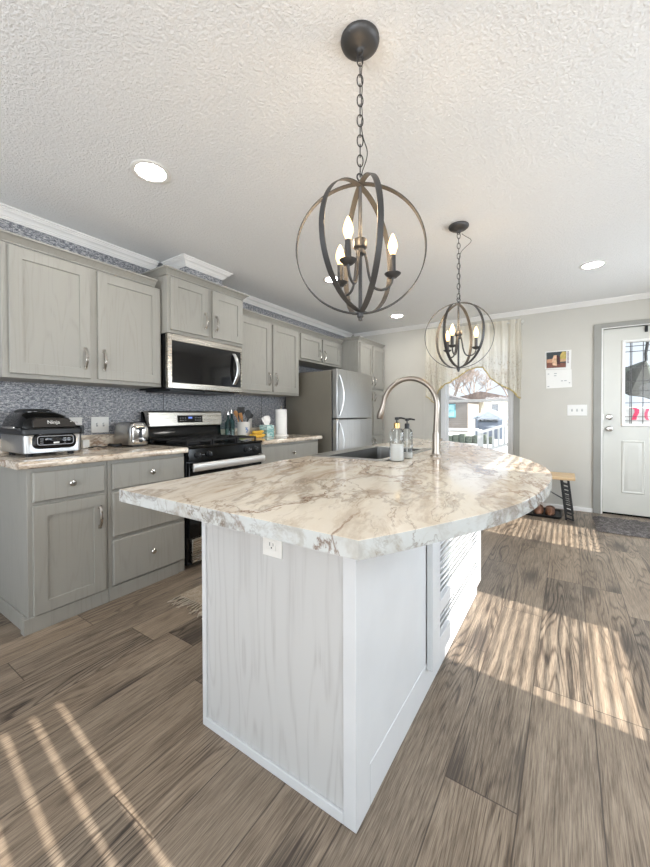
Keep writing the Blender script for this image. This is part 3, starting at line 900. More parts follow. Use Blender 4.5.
# ------------------------------------------------------------------ microwave
mw = thing('microwave', 'stainless over-the-range microwave with dark glass door', 'microwave', (0.2, 2.035, 1.345))
MX, my0, my1, mz0, mz1 = 0.405, 1.655, 2.417, 1.345, 1.774
MB().box(0.003, MX-0.035, my0, my1, mz0, mz1).build('body', M['black'], mw, bevel=0.003)
dr = MB()
gy0, gy1, gz0, gz1 = 1.690, 2.288, 1.398, 1.722
for a, b, z0, z1 in ((my0, gy0, mz0+0.008, mz1), (gy0, my1, gz1, mz1), (gy0, my1, mz0+0.008, gz0)):
    dr.box(MX-0.0345, MX, a, b, z0, z1)
do = dr.build('door', M['steel'], mw, bevel=0.003); ORG[do.name] = ORG[mw.name]
M['smoke_glass'] = plain('dark_oven_glass', (20, 20, 22), 0.06, spec=0.6, vary=0.02)
MB().box(MX-0.034, MX-0.003, gy0, 2.40, gz0, gz1).build('window', M['smoke_glass'], do, bevel=0.001)
MB().box(MX-0.0345, MX-0.001, 2.4005, my1, gz0+0.0005, gz1-0.0005).build('side_strip', M['steel'], do)
hp = [(MX+0.004, 2.310, gz0+0.018)]
rings = []
for i in range(15):
    u = -1+2*i/14
    z = (gz0+gz1)/2+u*0.140; xx = MX+0.002+0.045*(1-u*u); hw = 0.019
    yy = 2.318+0.012*(1-u*u)
    rings.append([(xx-0.006, yy-hw, z), (xx-0.006, yy+hw, z), (xx+0.006, yy+hw*0.7, z), (xx+0.006, yy-hw*0.7, z)])
MB().loft(rings).build('handle', M['steel_v'], do, bevel=0.002)
kp = MB()
for i in range(6):
    kp.box(MX-0.003, MX-0.0022, 2.362, 2.390, 1.50+i*0.03, 1.515+i*0.03)
kp.build('keypad', M['black_matte'], do)
MB().box(0.02, MX-0.05, my0+0.05, my1-0.05, mz0-0.012, mz0-0.0005).box(MX-0.06, MX-0.035, 2.02, 2.12, mz0-0.016, mz0-0.0005).build('vent_grille', M['black_matte'], mw)

# ------------------------------------------------------------------ gas range
rg = thing('gas_range', 'black and stainless freestanding gas range', 'stove', (0.33, 2.035, 0))
ry0, ry1 = 1.656, 2.416
MB().box(0.02, 0.615, ry0, ry1, 0.03, 0.895).box(0.10, 0.56, ry0+0.05, ry1-0.05, 0.001, 0.03).build('body', M['black'], rg, bevel=0.003)
MB().prism([(0.03, 0.8955), (0.655, 0.8955), (0.660, 0.905), (0.655, 0.913), (0.63, 0.916), (0.03, 0.916)], ry0, ry1, 'y').build('cooktop', M['black'], rg, smooth=20)
# backguard
MB().prism([(0.022, 0.9165), (0.115, 0.9165), (0.100, 1.04), (0.022, 1.175)], ry0, ry1, 'y').build('riser', M['black'], rg, bevel=0.003)
bgd = MB().prism([(0.100, 1.045), (0.128, 1.050), (0.118, 1.165), (0.108, 1.178), (0.060, 1.180), (0.04, 1.175)], ry0+0.010, ry1, 'y').build('backguard', M['steel'], rg, bevel=0.004)
ORG[bgd.name] = ORG[rg.name]
def on_bg(mb, y0, y1, z0, z1, t):
    # plate lying on the slightly leaning backguard face
    def xf(z): return 0.128-(z-1.050)*(0.010/0.115)
    mb.loft([[(xf(z0)-0.002, y0, z0), (xf(z0)-0.002, y1, z0), (xf(z1)-0.002, y1, z1), (xf(z1)-0.002, y0, z1)],
             [(xf(z0)+t, y0, z0), (xf(z0)+t, y1, z0), (xf(z1)+t, y1, z1), (xf(z1)+t, y0, z1)]])
m_ = MB(); on_bg(m_, 1.925, 2.185, 1.078, 1.140, 0.002)
dsp = m_.build('display', M['smoke_glass'], bgd); ORG[dsp.name] = ORG[rg.name]
M['lcd'] = emit('display_digits', (92, 116, 190), 0.6)
M['legend'] = plain('pale_legend', (150, 152, 156), 0.5)
m_ = MB(); on_bg(m_, 2.035, 2.075, 1.112, 1.128, 0.0025); m_.build('clock', M['lcd'], dsp)
for j in range(2):
    for y_, w_, z_ in [(2.105+i*0.018, 0.008, 1.094+j*0.022) for i in range(4)]+[(1.950+i*0.024, 0.012, 1.094+j*0.020) for i in range(3)]:
        m_ = MB(); on_bg(m_, y_, y_+w_, z_, z_+0.006, 0.0025); m_.build('button', M['legend'], dsp)
# burners and grates
for bx_, by_ in ((0.22, 1.82), (0.22, 2.25), (0.48, 1.82), (0.48, 2.25), (0.35, 2.035)):
    MB().lathe([(0.055, 0.9162), (0.055, 0.922), (0.040, 0.926), (0.040, 0.934), (0.001, 0.936)], (bx_, by_, 0), 20).build('burner', M['cast_iron'], rg)
for y0, y1 in ((1.675, 1.905), (1.915, 2.155), (2.165, 2.397)):
    m_ = MB()
    zt = 0.952
    for yy in (y0+0.006, (y0+y1)/2, y1-0.006): m_.box(0.13, 0.60, yy-0.006, yy+0.006, zt-0.012, zt)
    for xx in (0.136, 0.255, 0.375, 0.495, 0.594): m_.box(xx-0.006, xx+0.006, y0, y1, zt-0.014, zt-0.0005)
    for xx in (0.136, 0.594):
        for yy in (y0+0.006, y1-0.006): m_.box(xx-0.006, xx+0.006, yy-0.006, yy+0.006, 0.9162, zt-0.01)
    m_.build('grate', M['cast_iron'], rg, bevel=0.002)
# control panel with knobs
cp = MB().prism([(0.616, 0.795), (0.652, 0.800), (0.642, 0.893), (0.616, 0.8945)], ry0, ry1, 'y').build('control_panel', M['black'], rg, bevel=0.002)
ORG[cp.name] = ORG[rg.name]
for yy in (1.735, 1.835, 2.235, 2.335):
    k = MB().lathe([(0.024, -0.002), (0.024, 0.004), (0.019, 0.007), (0.018, 0.024), (0.015, 0.028), (0.001, 0.028)], (0.646, yy, 0.846), 18, axis='x')
    k.box(0.664, 0.678, yy-0.004, yy+0.004, 0.830, 0.862)
    ko = k.build('knob', M['black_matte'], rg, bevel=0.001); ORG[ko.name] = ORG[rg.name]
    MB().box(0.674, 0.6785, yy-0.0015, yy+0.0015, 0.850, 0.861).build('pointer', M['legend'], ko)
for yy in (1.785, 2.285):
    MB().box(0.647, 0.6485, yy-0.012, yy+0.012, 0.842, 0.846).build('legend_mark', M['legend'], rg)
od = MB().box(0.616, 0.650, ry0+0.002, ry1-0.002, 0.235, 0.790).build('oven_door', M['black'], rg, bevel=0.004); ORG[od.name] = ORG[rg.name]
MB().box(0.649, 0.652, ry0+0.11, ry1-0.11, 0.35, 0.66).build('oven_window', M['smoke_glass'], od, bevel=0.001)
oh = MB().prism([(0.676, 0.728), (0.690, 0.730), (0.697, 0.745), (0.697, 0.775), (0.690, 0.788), (0.676, 0.790)], ry0+0.012, ry1-0.004, 'y')
oh.box(0.651, 0.676, ry0+0.03, ry0+0.06, 0.742, 0.770).box(0.651, 0.676, ry1-0.06, ry1-0.03, 0.742, 0.770)
M['satin'] = G('satin_handle', 0.42, 0.75, color=(228, 227, 225)).m
oh.build('oven_handle', M['satin'], od, bevel=0.003)
MB().box(0.616, 0.645, ry0+0.03, ry1-0.002, 0.045, 0.225).build('warming_drawer', M['steel'], rg, bevel=0.004)

# ------------------------------------------------------------------ refrigerator
fg = thing('refrigerator', 'stainless top-freezer refrigerator with grey sides', 'refrigerator', (0.43, 3.92, 0))
fy0, fy1 = 3.482, 4.358
MB().box(0.05, 0.715, fy0, fy1, 0.02, 1.645).box(0.08, 0.68, fy0+0.04, fy1-0.04, 0.001, 0.02).build('body', M['fridge_side'], fg, bevel=0.006)
MB().box(0.7155, 0.7285, fy0+0.008, fy1-0.008, 0.06, 1.645).build('gasket', M['black_matte'], fg)
for nm, z0, z1, hz0, hz1 in (('freezer_door', 1.098, 1.662, 1.125, 1.595), ('fridge_door', 0.055, 1.088, 0.56, 1.06)):
    o = MB().box(0.729, 0.794, fy0, fy1, z0, z1).build(nm, M['steel_v'], fg, bevel=0.008, seg=3); ORG[o.name] = ORG[fg.name]
    rings = []
    for i in range(15):
        u = -1+2*i/14
        z = (hz0+hz1)/2+u*(hz1-hz0)/2
        bulge = (1-u*u)
        xx = 0.796+0.045*bulge; yy = fy0+0.055+0.022*bulge; hw = 0.011+0.003*bulge
        rings.append([(xx-0.006, yy-hw, z), (xx-0.006, yy+hw, z), (xx+0.008, yy+hw*0.6, z), (xx+0.008, yy-hw*0.6, z)])
    MB().loft(rings).build('handle', M['steel_v'], o, bevel=0.003)
MB().box(0.716, 0.792, fy0+0.003, fy0+0.075, 1.0885, 1.0975).build('hinge_cover', M['black_matte'], fg)

# ------------------------------------------------------------------ things on the left counter
Z0 = 0.9085
gr = thing('indoor_grill', 'black and stainless indoor grill with domed lid', 'grill', (0.23, 0.91, Z0))
def rloft(mb, levels, r=0.03):
    return mb.loft([mb.rrect(cx, cy, z, w, d, min(r, w*0.45, d*0.45), 4) for cx, cy, z, w, d in levels])
gm = MB()
rloft(gm, [(0.225, 0.905, 0.926, 0.375, 0.285), (0.225, 0.905, 0.930, 0.390, 0.296), (0.225, 0.905, 1.028, 0.390, 0.300), (0.225, 0.905, 1.034, 0.382, 0.292)], 0.028)
gm.build('body', M['steel_v'], gr, smooth=35)
for x in (0.09, 0.36):
    for y in (0.80, 1.01): MB().lathe([(0.016, 0.0002), (0.018, 0.0185)], (x, y, Z0), 12).build('foot', M['black_matte'], gr)
rim = MB()
rloft(rim, [(0.222, 0.905, 1.0345, 0.398, 0.306), (0.222, 0.905, 1.038, 0.404, 0.312), (0.222, 0.905, 1.062, 0.404, 0.312), (0.222, 0.905, 1.068, 0.39, 0.30)], 0.035)
rim.build('upper_rim', M['black_matte'], gr, smooth=35)
lid = MB()
rloft(lid, [(0.215, 0.895, 1.0685, 0.372, 0.285), (0.213, 0.895, 1.085, 0.372, 0.283), (0.208, 0.893, 1.115, 0.355, 0.262), (0.200, 0.888, 1.142, 0.318, 0.225), (0.192, 0.884, 1.160, 0.270, 0.185), (0.186, 0.880, 1.170, 0.22, 0.14), (0.186, 0.880, 1.172, 0.10, 0.06)], 0.06)
lo = lid.build('lid', M['black'], gr, smooth=50); ORG[lo.name] = ORG[gr.name]
# front shield of the lid carries the maker's lettering
M['bronze_dark'] = plain('dark_brown_shield', (38, 34, 31), 0.28, vary=0.05)
sh = MB()
def lidx(z): return {1.072: 0.404, 1.128: 0.392}[z]
sh.loft([[(0.350, 0.800, 1.074), (0.350, 1.030, 1.074), (0.350, 1.022, 1.100), (0.350, 0.985, 1.132), (0.350, 0.820, 1.134), (0.350, 0.802, 1.110)],
         [(0.410, 0.803, 1.074), (0.410, 1.028, 1.074), (0.405, 1.018, 1.100), (0.396, 0.980, 1.128), (0.396, 0.823, 1.130), (0.404, 0.805, 1.108)]])
so = sh.build('front_shield', M['bronze_dark'], gr, bevel=0.004, smooth=40); ORG[so.name] = ORG[gr.name]
M['silver_print'] = plain('silver_print', (232, 232, 228), 0.35, vary=0.01)
text('lettering', 'Ninja', 0.030, M['silver_print'], so, (0.4060, 0.905, 1.104), (PI/2-0.25, 0, PI/2))
MB().lathe([(0.0035, 0), (0.0035, 0.0025), (0.001, 0.003)], (0.4025, 0.996, 1.108), 10, axis='x').build('indicator', M['silver_print'], so)
# vent hump on top of the lid
vt = MB()
rloft(vt, [(0.20, 0.872, 1.158, 0.20, 0.150), (0.20, 0.872, 1.172, 0.19, 0.146), (0.20, 0.872, 1.182, 0.16, 0.125), (0.20, 0.872, 1.184, 0.12, 0.09)], 0.03)
vt.build('vent_cover', M['black_matte'], gr, smooth=40)
v2 = MB()
for i in range(4): v2.box(0.285, 0.303, 0.815+i*0.030, 0.830+i*0.030, 1.160, 1.168)
v2.build('vent_slot', M['legend'], gr)
# control panel
cpm = MB()
def yz_rr(x, cy, cz, w, h, r, k=4):
    return [(x, p[0], p[1]) for p in MB().rrect(cy, cz, 0, w, h, r, k)]
cpm.loft([yz_rr(0.410, 0.905, 0.995, 0.225, 0.090, 0.03), yz_rr(0.432, 0.905, 0.994, 0.215, 0.085, 0.03), yz_rr(0.436, 0.905, 0.994, 0.20, 0.075, 0.028)])
co = cpm.build('control_panel', M['black'], gr, smooth=40); ORG[co.name] = ORG[gr.name]
fr_ = MB()
fr_.loft([yz_rr(0.4355, 0.905, 1.000, 0.185, 0.054, 0.014), yz_rr(0.4385, 0.905, 1.000, 0.185, 0.054, 0.014), yz_rr(0.4385, 0.905, 1.000, 0.177, 0.046, 0.011), yz_rr(0.4355, 0.905, 1.000, 0.177, 0.046, 0.011)], closed=True)
fr_.build('panel_border', M['legend'], co)
lg = MB()
for i, (y, z, w, h) in enumerate([(0.835, 1.010, 0.018, 0.003), (0.835, 0.998, 0.014, 0.003), (0.858, 1.006, 0.012, 0.008), (0.835, 0.986, 0.016, 0.003), (0.950, 1.010, 0.014, 0.005), (0.972, 1.010, 0.014, 0.005), (0.950, 0.996, 0.014, 0.005), (0.972, 0.996, 0.014, 0.005), (0.950, 0.984, 0.010, 0.003)]):
    lg.box(0.436, 0.4372, y-w/2, y+w/2, z-h/2, z+h/2)
lg.build('key_legend', M['legend'], co)
MB().box(0.436, 0.4375, 0.893, 0.922, 0.981, 0.990).build('start_button', M['silver_print'], co, bevel=0.0005)
MB().box(0.436, 0.4370, 0.885, 0.932, 0.996, 1.016).build('display', M['smoke_glass'], co)
MB().box(0.27, 0.40, 1.050, 1.072, 1.030, 1.082).build('lid_bracket', M['black_matte'], gr, bevel=0.003)
MB().box(0.02, 0.40, 0.735, 0.753, 1.058, 1.074).build('side_rail', M['black_matte'], gr, bevel=0.003)
MB().box(0.18, 0.36, 0.728, 0.7345, 1.070, 1.082).build('lid_hinge', M['chrome'], gr, bevel=0.002)
MB().prism([(0.02, 1.0), (0.035, 1.0), (0.035, 1.12), (0.02, 1.12)], 0.80, 1.0, 'y').build('rear_duct', M['black_matte'], gr)

to = thing('toaster', 'two-slice chrome toaster standing between the switch plate and the range', 'toaster', (0.16, 1.50, Z0))
tm = MB()
rloft(tm, [(0.150, 1.505, 0.922, 0.236, 0.148), (0.150, 1.505, 0.930, 0.246, 0.156), (0.150, 1.505, 1.030, 0.244, 0.150), (0.150, 1.505, 1.070, 0.236, 0.136), (0.150, 1.505, 1.086, 0.222, 0.112), (0.150, 1.505, 1.090, 0.20, 0.085)], 0.035)
tb = tm.build('body', M['steel_v'], to, smooth=40)
MB().box(0.06, 0.25, 1.458, 1.552, Z0+0.0003, 0.923).build('base', M['black_matte'], to, bevel=0.003)
en = MB(); en.loft([yz_rr(0.262, 1.505, 0.997, 0.128, 0.140, 0.03), yz_rr(0.279, 1.505, 0.997, 0.122, 0.134, 0.03), yz_rr(0.282, 1.505, 0.997, 0.10, 0.11, 0.025)])
eo = en.build('end_plate', M['chrome'], to, smooth=40); ORG[eo.name] = ORG[to.name]
MB().box(0.2815, 0.2835, 1.492, 1.518, 0.975, 1.050).build('lever_slot', M['black_matte'], eo, bevel=0.001)
MB().box(0.2825, 0.300, 1.478, 1.532, 1.036, 1.052).build('lever', M['black_matte'], eo, bevel=0.004)
MB().lathe([(0.012, 0), (0.011, 0.012), (0.001, 0.014)], (0.2825, 1.505, 0.952), 14, axis='x').build('dial', M['black_matte'], eo)
MB().box(0.06, 0.235, 1.473, 1.493, 1.0895, 1.0912).box(0.06, 0.235, 1.517, 1.537, 1.0895, 1.0912).build('bread_slot', M['black_matte'], to)
# switch plates and outlets on the papered wall
def wall_plate(y, z, w, h, label, group, kind, gangs, name):
    t = thing(name, label, kind, (0.0, y, z-h/2), group)
    MB().box(0.0006, 0.006, y-w/2, y+w/2, z-h/2, z+h/2).build('plate', M['white_plastic'], t, bevel=0.002)
    for i in range(gangs):
        yy = y+(i-(gangs-1)/2)*0.046
        if kind == 'switch':
            m_ = MB().box(0.006, 0.0068, yy-0.006, yy+0.006, z-0.013, z+0.013); m_.build('toggle_slot', M['legend'], t)
            MB().prism([(0.0065, z-0.004), (0.018, z+0.006), (0.018, z+0.010), (0.0065, z+0.006)], yy-0.004, yy+0.004, 'y').build('toggle', M['white_plastic'], t)
        else:
            for dz in (-0.022, 0.022):
                o = MB().box(0.006, 0.008, yy-0.017, yy+0.017, z+dz-0.016, z+dz+0.016).build('socket', M['white_plastic'], t, bevel=0.003)
                ORG[o.name] = ORG[t.name]
                MB().box(0.008, 0.0084, yy-0.008, yy-0.006, z+dz-0.004, z+dz+0.008).build('slot', M['black_matte'], o)
                MB().box(0.008, 0.0084, yy+0.006, yy+0.008, z+dz-0.004, z+dz+0.007).build('slot', M['black_matte'], o)
    return t
wall_plate(1.350, 1.073, 0.125, 0.120, 'white double switch plate on the grey wall left of the toaster', None, 'switch', 2, 'switch_plate')
wall_plate(1.185, 1.070, 0.082, 0.120, 'white outlet plate half hidden behind the indoor grill', None, 'outlet', 1, 'outlet_plate')
wall_plate(2.905, 1.060, 0.075, 0.120, 'white outlet plate behind the utensil crock', None, 'outlet', 1, 'outlet_plate')
# charger and black cord on the counter
ch = thing('charger', 'small white power adapter on the counter by the grill', 'charger', (0.06, 1.21, Z0))
MB().box(0.030, 0.075, 1.200, 1.245, Z0+0.0003, Z0+0.060).build('adapter', M['white_plastic'], ch, bevel=0.004)
cd = []
for i in range(60):
    t = i/59
    cd.append((0.11+0.10*t+0.02*math.sin(t*19), 1.22+0.19*t+0.012*math.sin(t*31), Z0+0.006+0.004*abs(math.sin(t*23))))
lp_ = [(0.19+0.030*math.cos(a), 1.362+0.045*math.sin(a), Z0+0.008+0.010*(i % 7)/7+0.012*i/40) for i, a in enumerate([k*0.42 for k in range(40)])]
cdm = MB().tube(cd, 0.0042, 6).tube(lp_, 0.0042, 6)
tag(cdm.build('power_cord', M['black_matte'], smooth=60), 'black power cord bunched on the counter in front of the toaster', 'cord')

# ------------------------------------------------------------------ things on the right counter
M['ceramic'] = plain('white_ceramic', (226, 224, 220), 0.25, vary=0.015)
M['blue_print'] = plain('blue_print', (116, 138, 176), 0.4, vary=0.1)
cr = thing('utensil_crock', 'white ceramic crock with blue print holding cooking utensils', 'crock', (0.20, 2.63, Z0))
MB().lathe([(0.001, 0.0004), (0.058, 0.0004), (0.062, 0.006), (0.064, 0.150), (0.067, 0.156), (0.067, 0.163), (0.060, 0.164), (0.058, 0.150), (0.056, 0.012), (0.001, 0.010)], (0.20, 2.63, Z0), 32).build('pot', M['ceramic'], cr, smooth=50)
bp = MB()
for i in range(9):
    a = -0.15+random.uniform(-0.28, 0.28); zc = 0.085+random.uniform(-0.03, 0.03)
    c_ = Vector((0.20+0.0642*math.cos(a), 2.63+0.0642*math.sin(a), Z0+zc)); e1 = Vector((-math.sin(a), math.cos(a), 0))
    s_ = random.uniform(0.004, 0.010)
    n_ = Vector((math.cos(a), math.sin(a), 0))*0.0006
    bp.loft([[c_+e1*s_*math.cos(t)+Vector((0, 0, s_*1.2*math.sin(t)))+n_*q for t in [2*PI*j/8 for j in range(8)]] for q in (-1, 1)])
bp.build('painted_motif', M['blue_print'], cr)
def utensil(name, base, tip, mat, head, label, group='utensils in the crock'):
    b_, t_ = Vector(base), Vector(tip)
    m_ = MB().tube([b_, (b_+t_)/2, t_], [0.006, 0.0055, 0.006], 8)
    d_ = (t_-b_).normalized(); side = Vector((0.69, 0.72, 0)); side = (side-d_*side.dot(d_)).normalized(); nrm = d_.cross(side)
    rings = []
    for u, w, bow_ in head:
        c_ = t_+d_*u+nrm*bow_
        rings.append([c_+side*w*math.cos(2*PI*j/12)+nrm*0.004*math.sin(2*PI*j/12) for j in range(12)])
    m_.loft(rings)
    return tag(m_.build(name, mat, smooth=60), label, 'utensil', group)
SP = [(-0.005, 0.006, 0), (0.015, 0.022, 0.002), (0.04, 0.031, 0.004), (0.065, 0.027, 0.003), (0.082, 0.010, 0)]
FL = [(-0.005, 0.006, 0), (0.01, 0.020, 0), (0.03, 0.036, 0), (0.085, 0.038, 0), (0.09, 0.036, 0)]
cx_, cy_ = 0.20, 2.63
utensil('wooden_spoon', (cx_-0.018, cy_+0.015, Z0+0.02), (cx_-0.022, cy_-0.068, Z0+0.215), M['spoon_wood'], [(-0.005, 0.006, 0), (0.015, 0.014, 0.002), (0.035, 0.020, 0.003), (0.055, 0.018, 0.002), (0.068, 0.007, 0)], 'wooden spoon leaning left in the white crock')
utensil('wooden_spatula', (cx_+0.015, cy_+0.025, Z0+0.02), (cx_+0.025, cy_-0.046, Z0+0.185), M['spoon_wood'], [(-0.005, 0.006, 0), (0.01, 0.013, 0), (0.03, 0.017, 0), (0.07, 0.018, 0), (0.075, 0.016, 0)], 'flat wooden spatula leaning left in the white crock')
utensil('serving_spoon', (cx_+0.040, cy_-0.004, Z0+0.02), (cx_+0.046, cy_+0.010, Z0+0.205), M['black_matte'], SP, 'black serving spoon standing upright in the white crock')
utensil('slotted_turner', (cx_-0.035, cy_+0.012, Z0+0.02), (cx_-0.045, cy_+0.012, Z0+0.225), M['black_matte'], FL, 'black turner at the back of the white crock')
utensil('ladle', (cx_+0.004, cy_-0.020, Z0+0.02), (cx_+0.008, cy_+0.066, Z0+0.20), M['black_matte'], [(-0.005, 0.006, 0), (0.01, 0.028, 0), (0.03, 0.038, 0.004), (0.05, 0.034, 0.006), (0.06, 0.015, 0.004)], 'black ladle leaning right in the white crock')
utensil('tongs', (cx_-0.035, cy_-0.015, Z0+0.02), (cx_-0.045, cy_-0.028, Z0+0.24), M['black_matte'], [(-0.005, 0.006, 0), (0.02, 0.014, 0), (0.05, 0.015, 0), (0.06, 0.006, 0)], 'black tongs at the back left of the white crock')
def tall_bottle(x, y, r, h, label):
    t = thing('oil_bottle', label, 'bottle', (x, y, Z0), 'oil bottles right of the range')
    MB().lathe([(0.001, 0.0004), (r, 0.0004), (r, h*0.62), (r*0.45, h*0.74), (r*0.36, h*0.94)], (x, y, Z0), 20).build('glass', M['aqua_glass'], t, smooth=50)
    MB().lathe([(r*0.42, h*0.93), (r*0.42, h*0.97), (r*0.15, h*0.98), (r*0.13, h*1.06), (0.001, h*1.06)], (x, y, Z0), 14).build('pourer', M['chrome'], t)
tall_bottle(0.16, 2.462, 0.030, 0.255, 'tall aqua glass oil bottle nearest the range')
tall_bottle(0.13, 2.535, 0.030, 0.270, 'tall aqua glass oil bottle behind the crock')
M['green'] = plain('green_sponge', (150, 168, 74), 0.8, vary=0.15, scale=80)
sp_ = MB(); rloft(sp_, [(0.27, 2.505, Z0+0.0004, 0.07, 0.115), (0.27, 2.505, Z0+0.026, 0.07, 0.115)], 0.012)
spo = thing('sponge', 'green sponge in a clear dish in front of the oil bottles', 'sponge', (0.27, 2.505, Z0))
sp_.build('sponge_block', M['green'], spo, bevel=0.003)
MB().box(0.235, 0.305, 2.449, 2.561, Z0+0.0265, Z0+0.034).build('scrub_pad', plain('dark_green_pad', (96, 128, 70), 0.9, vary=0.2, scale=100), spo, bevel=0.002)
M['banana'] = None
g = G('banana_peel', 0.45)
nz = g.noise(g.pos(), 30, 4, 0.6)
g.color(g.ramp(nz, [(0.3, (196, 146, 42)), (0.5, (228, 180, 60)), (0.75, (236, 198, 92))]))
M['banana'] = g.m
M['banana_tip'] = plain('banana_stem', (110, 84, 40), 0.6)
for i, (dx, dz, rot, lb) in enumerate(((0.0, 0.0, 0.0, 'banana lying closest to the marbled front edge'), (-0.040, 0.004, 0.10, 'banana lying in the middle of the bunch'), (-0.015, 0.036, -0.06, 'banana resting on top of the other two'))):
    t = thing('banana', lb, 'banana', (0.352+dx, 2.68, Z0+dz), 'bananas beside the crock')
    pts = []; rad = []
    for k in range(13):
        u = -1+2*k/12
        pts.append((0.352+dx+0.035*u*u*0.6+rot*u*0.09, 2.68+0.085*u, Z0+dz+0.0195+0.012*u*u)); rad.append(0.0185*(1-abs(u)**4)**0.5*0.85+0.003)
    MB().tube(pts, rad, 10).build('fruit', M['banana'], t, smooth=60)
    MB().tube([pts[-1], (pts[-1][0], pts[-1][1]+0.02, pts[-1][2]+0.006)], 0.0035, 6).build('stem', M['banana_tip'], t)
M['aqua'] = None
g = G('aqua_print_card', 0.6)
ck = g.noise(g.mapping(g.pos(), (30, 30, 60)), 1.0, 2)
g.color(g.ramp(ck, [(0.42, (120, 170, 170)), (0.5, (160, 200, 198)), (0.6, (206, 222, 218))]))
M['aqua'] = g.m
tb_ = thing('tissue_box', 'aqua patterned cube tissue box with a tissue pulled out', 'tissue box', (0.25, 2.92, Z0))
MB().box(0.195, 0.305, 2.865, 2.975, Z0+0.0004, Z0+0.125).build('carton', M['aqua'], tb_, bevel=0.002)
MB().box(0.215, 0.285, 2.890, 2.950, Z0+0.1252, Z0+0.1262).build('opening', M['white_soap'], tb_)
M['tissue'] = plain('white_tissue', (238, 236, 233), 0.9, vary=0.01)
ts = MB(); rings = []
for i in range(9):
    u = i/8
    w_ = 0.018+0.048*math.sin(PI*min(u*0.62+0.10, 1.0)); zc = Z0+0.126+0.085*u
    rings.append([(0.25+0.010*math.sin(3*u)+0.010*math.cos(a)*(1-u*0.4)+0.006*math.sin(3*a+4*u), 2.92-0.025*u+w_*math.sin(a)*0.9+0.006*math.cos(5*a), zc+0.016*math.sin(a+1.0)*u) for a in [2*PI*j/16 for j in range(16)]])
ts.loft(rings); ts.build('tissue', M['tissue'], tb_, smooth=60)
pt = thing('paper_towel_holder', 'roll of white paper towels upright on a stand near the refrigerator', 'paper towels', (0.30, 3.10, Z0))
MB().lathe([(0.001, 0.0004), (0.078, 0.0004), (0.080, 0.006), (0.076, 0.014), (0.001, 0.014)], (0.30, 3.10, Z0), 28).build('stand_base', M['white_soap'], pt, smooth=40)
MB().lathe([(0.019, 0.018), (0.062, 0.018), (0.063, 0.022), (0.063, 0.290), (0.062, 0.294), (0.019, 0.294)], (0.30, 3.10, Z0), 32).build('towel_roll', M['tissue'], pt, smooth=40)
MB().lathe([(0.007, 0.0142), (0.007, 0.315), (0.011, 0.322), (0.011, 0.332), (0.001, 0.336)], (0.30, 3.10, Z0), 14).build('post', M['chrome'], pt)

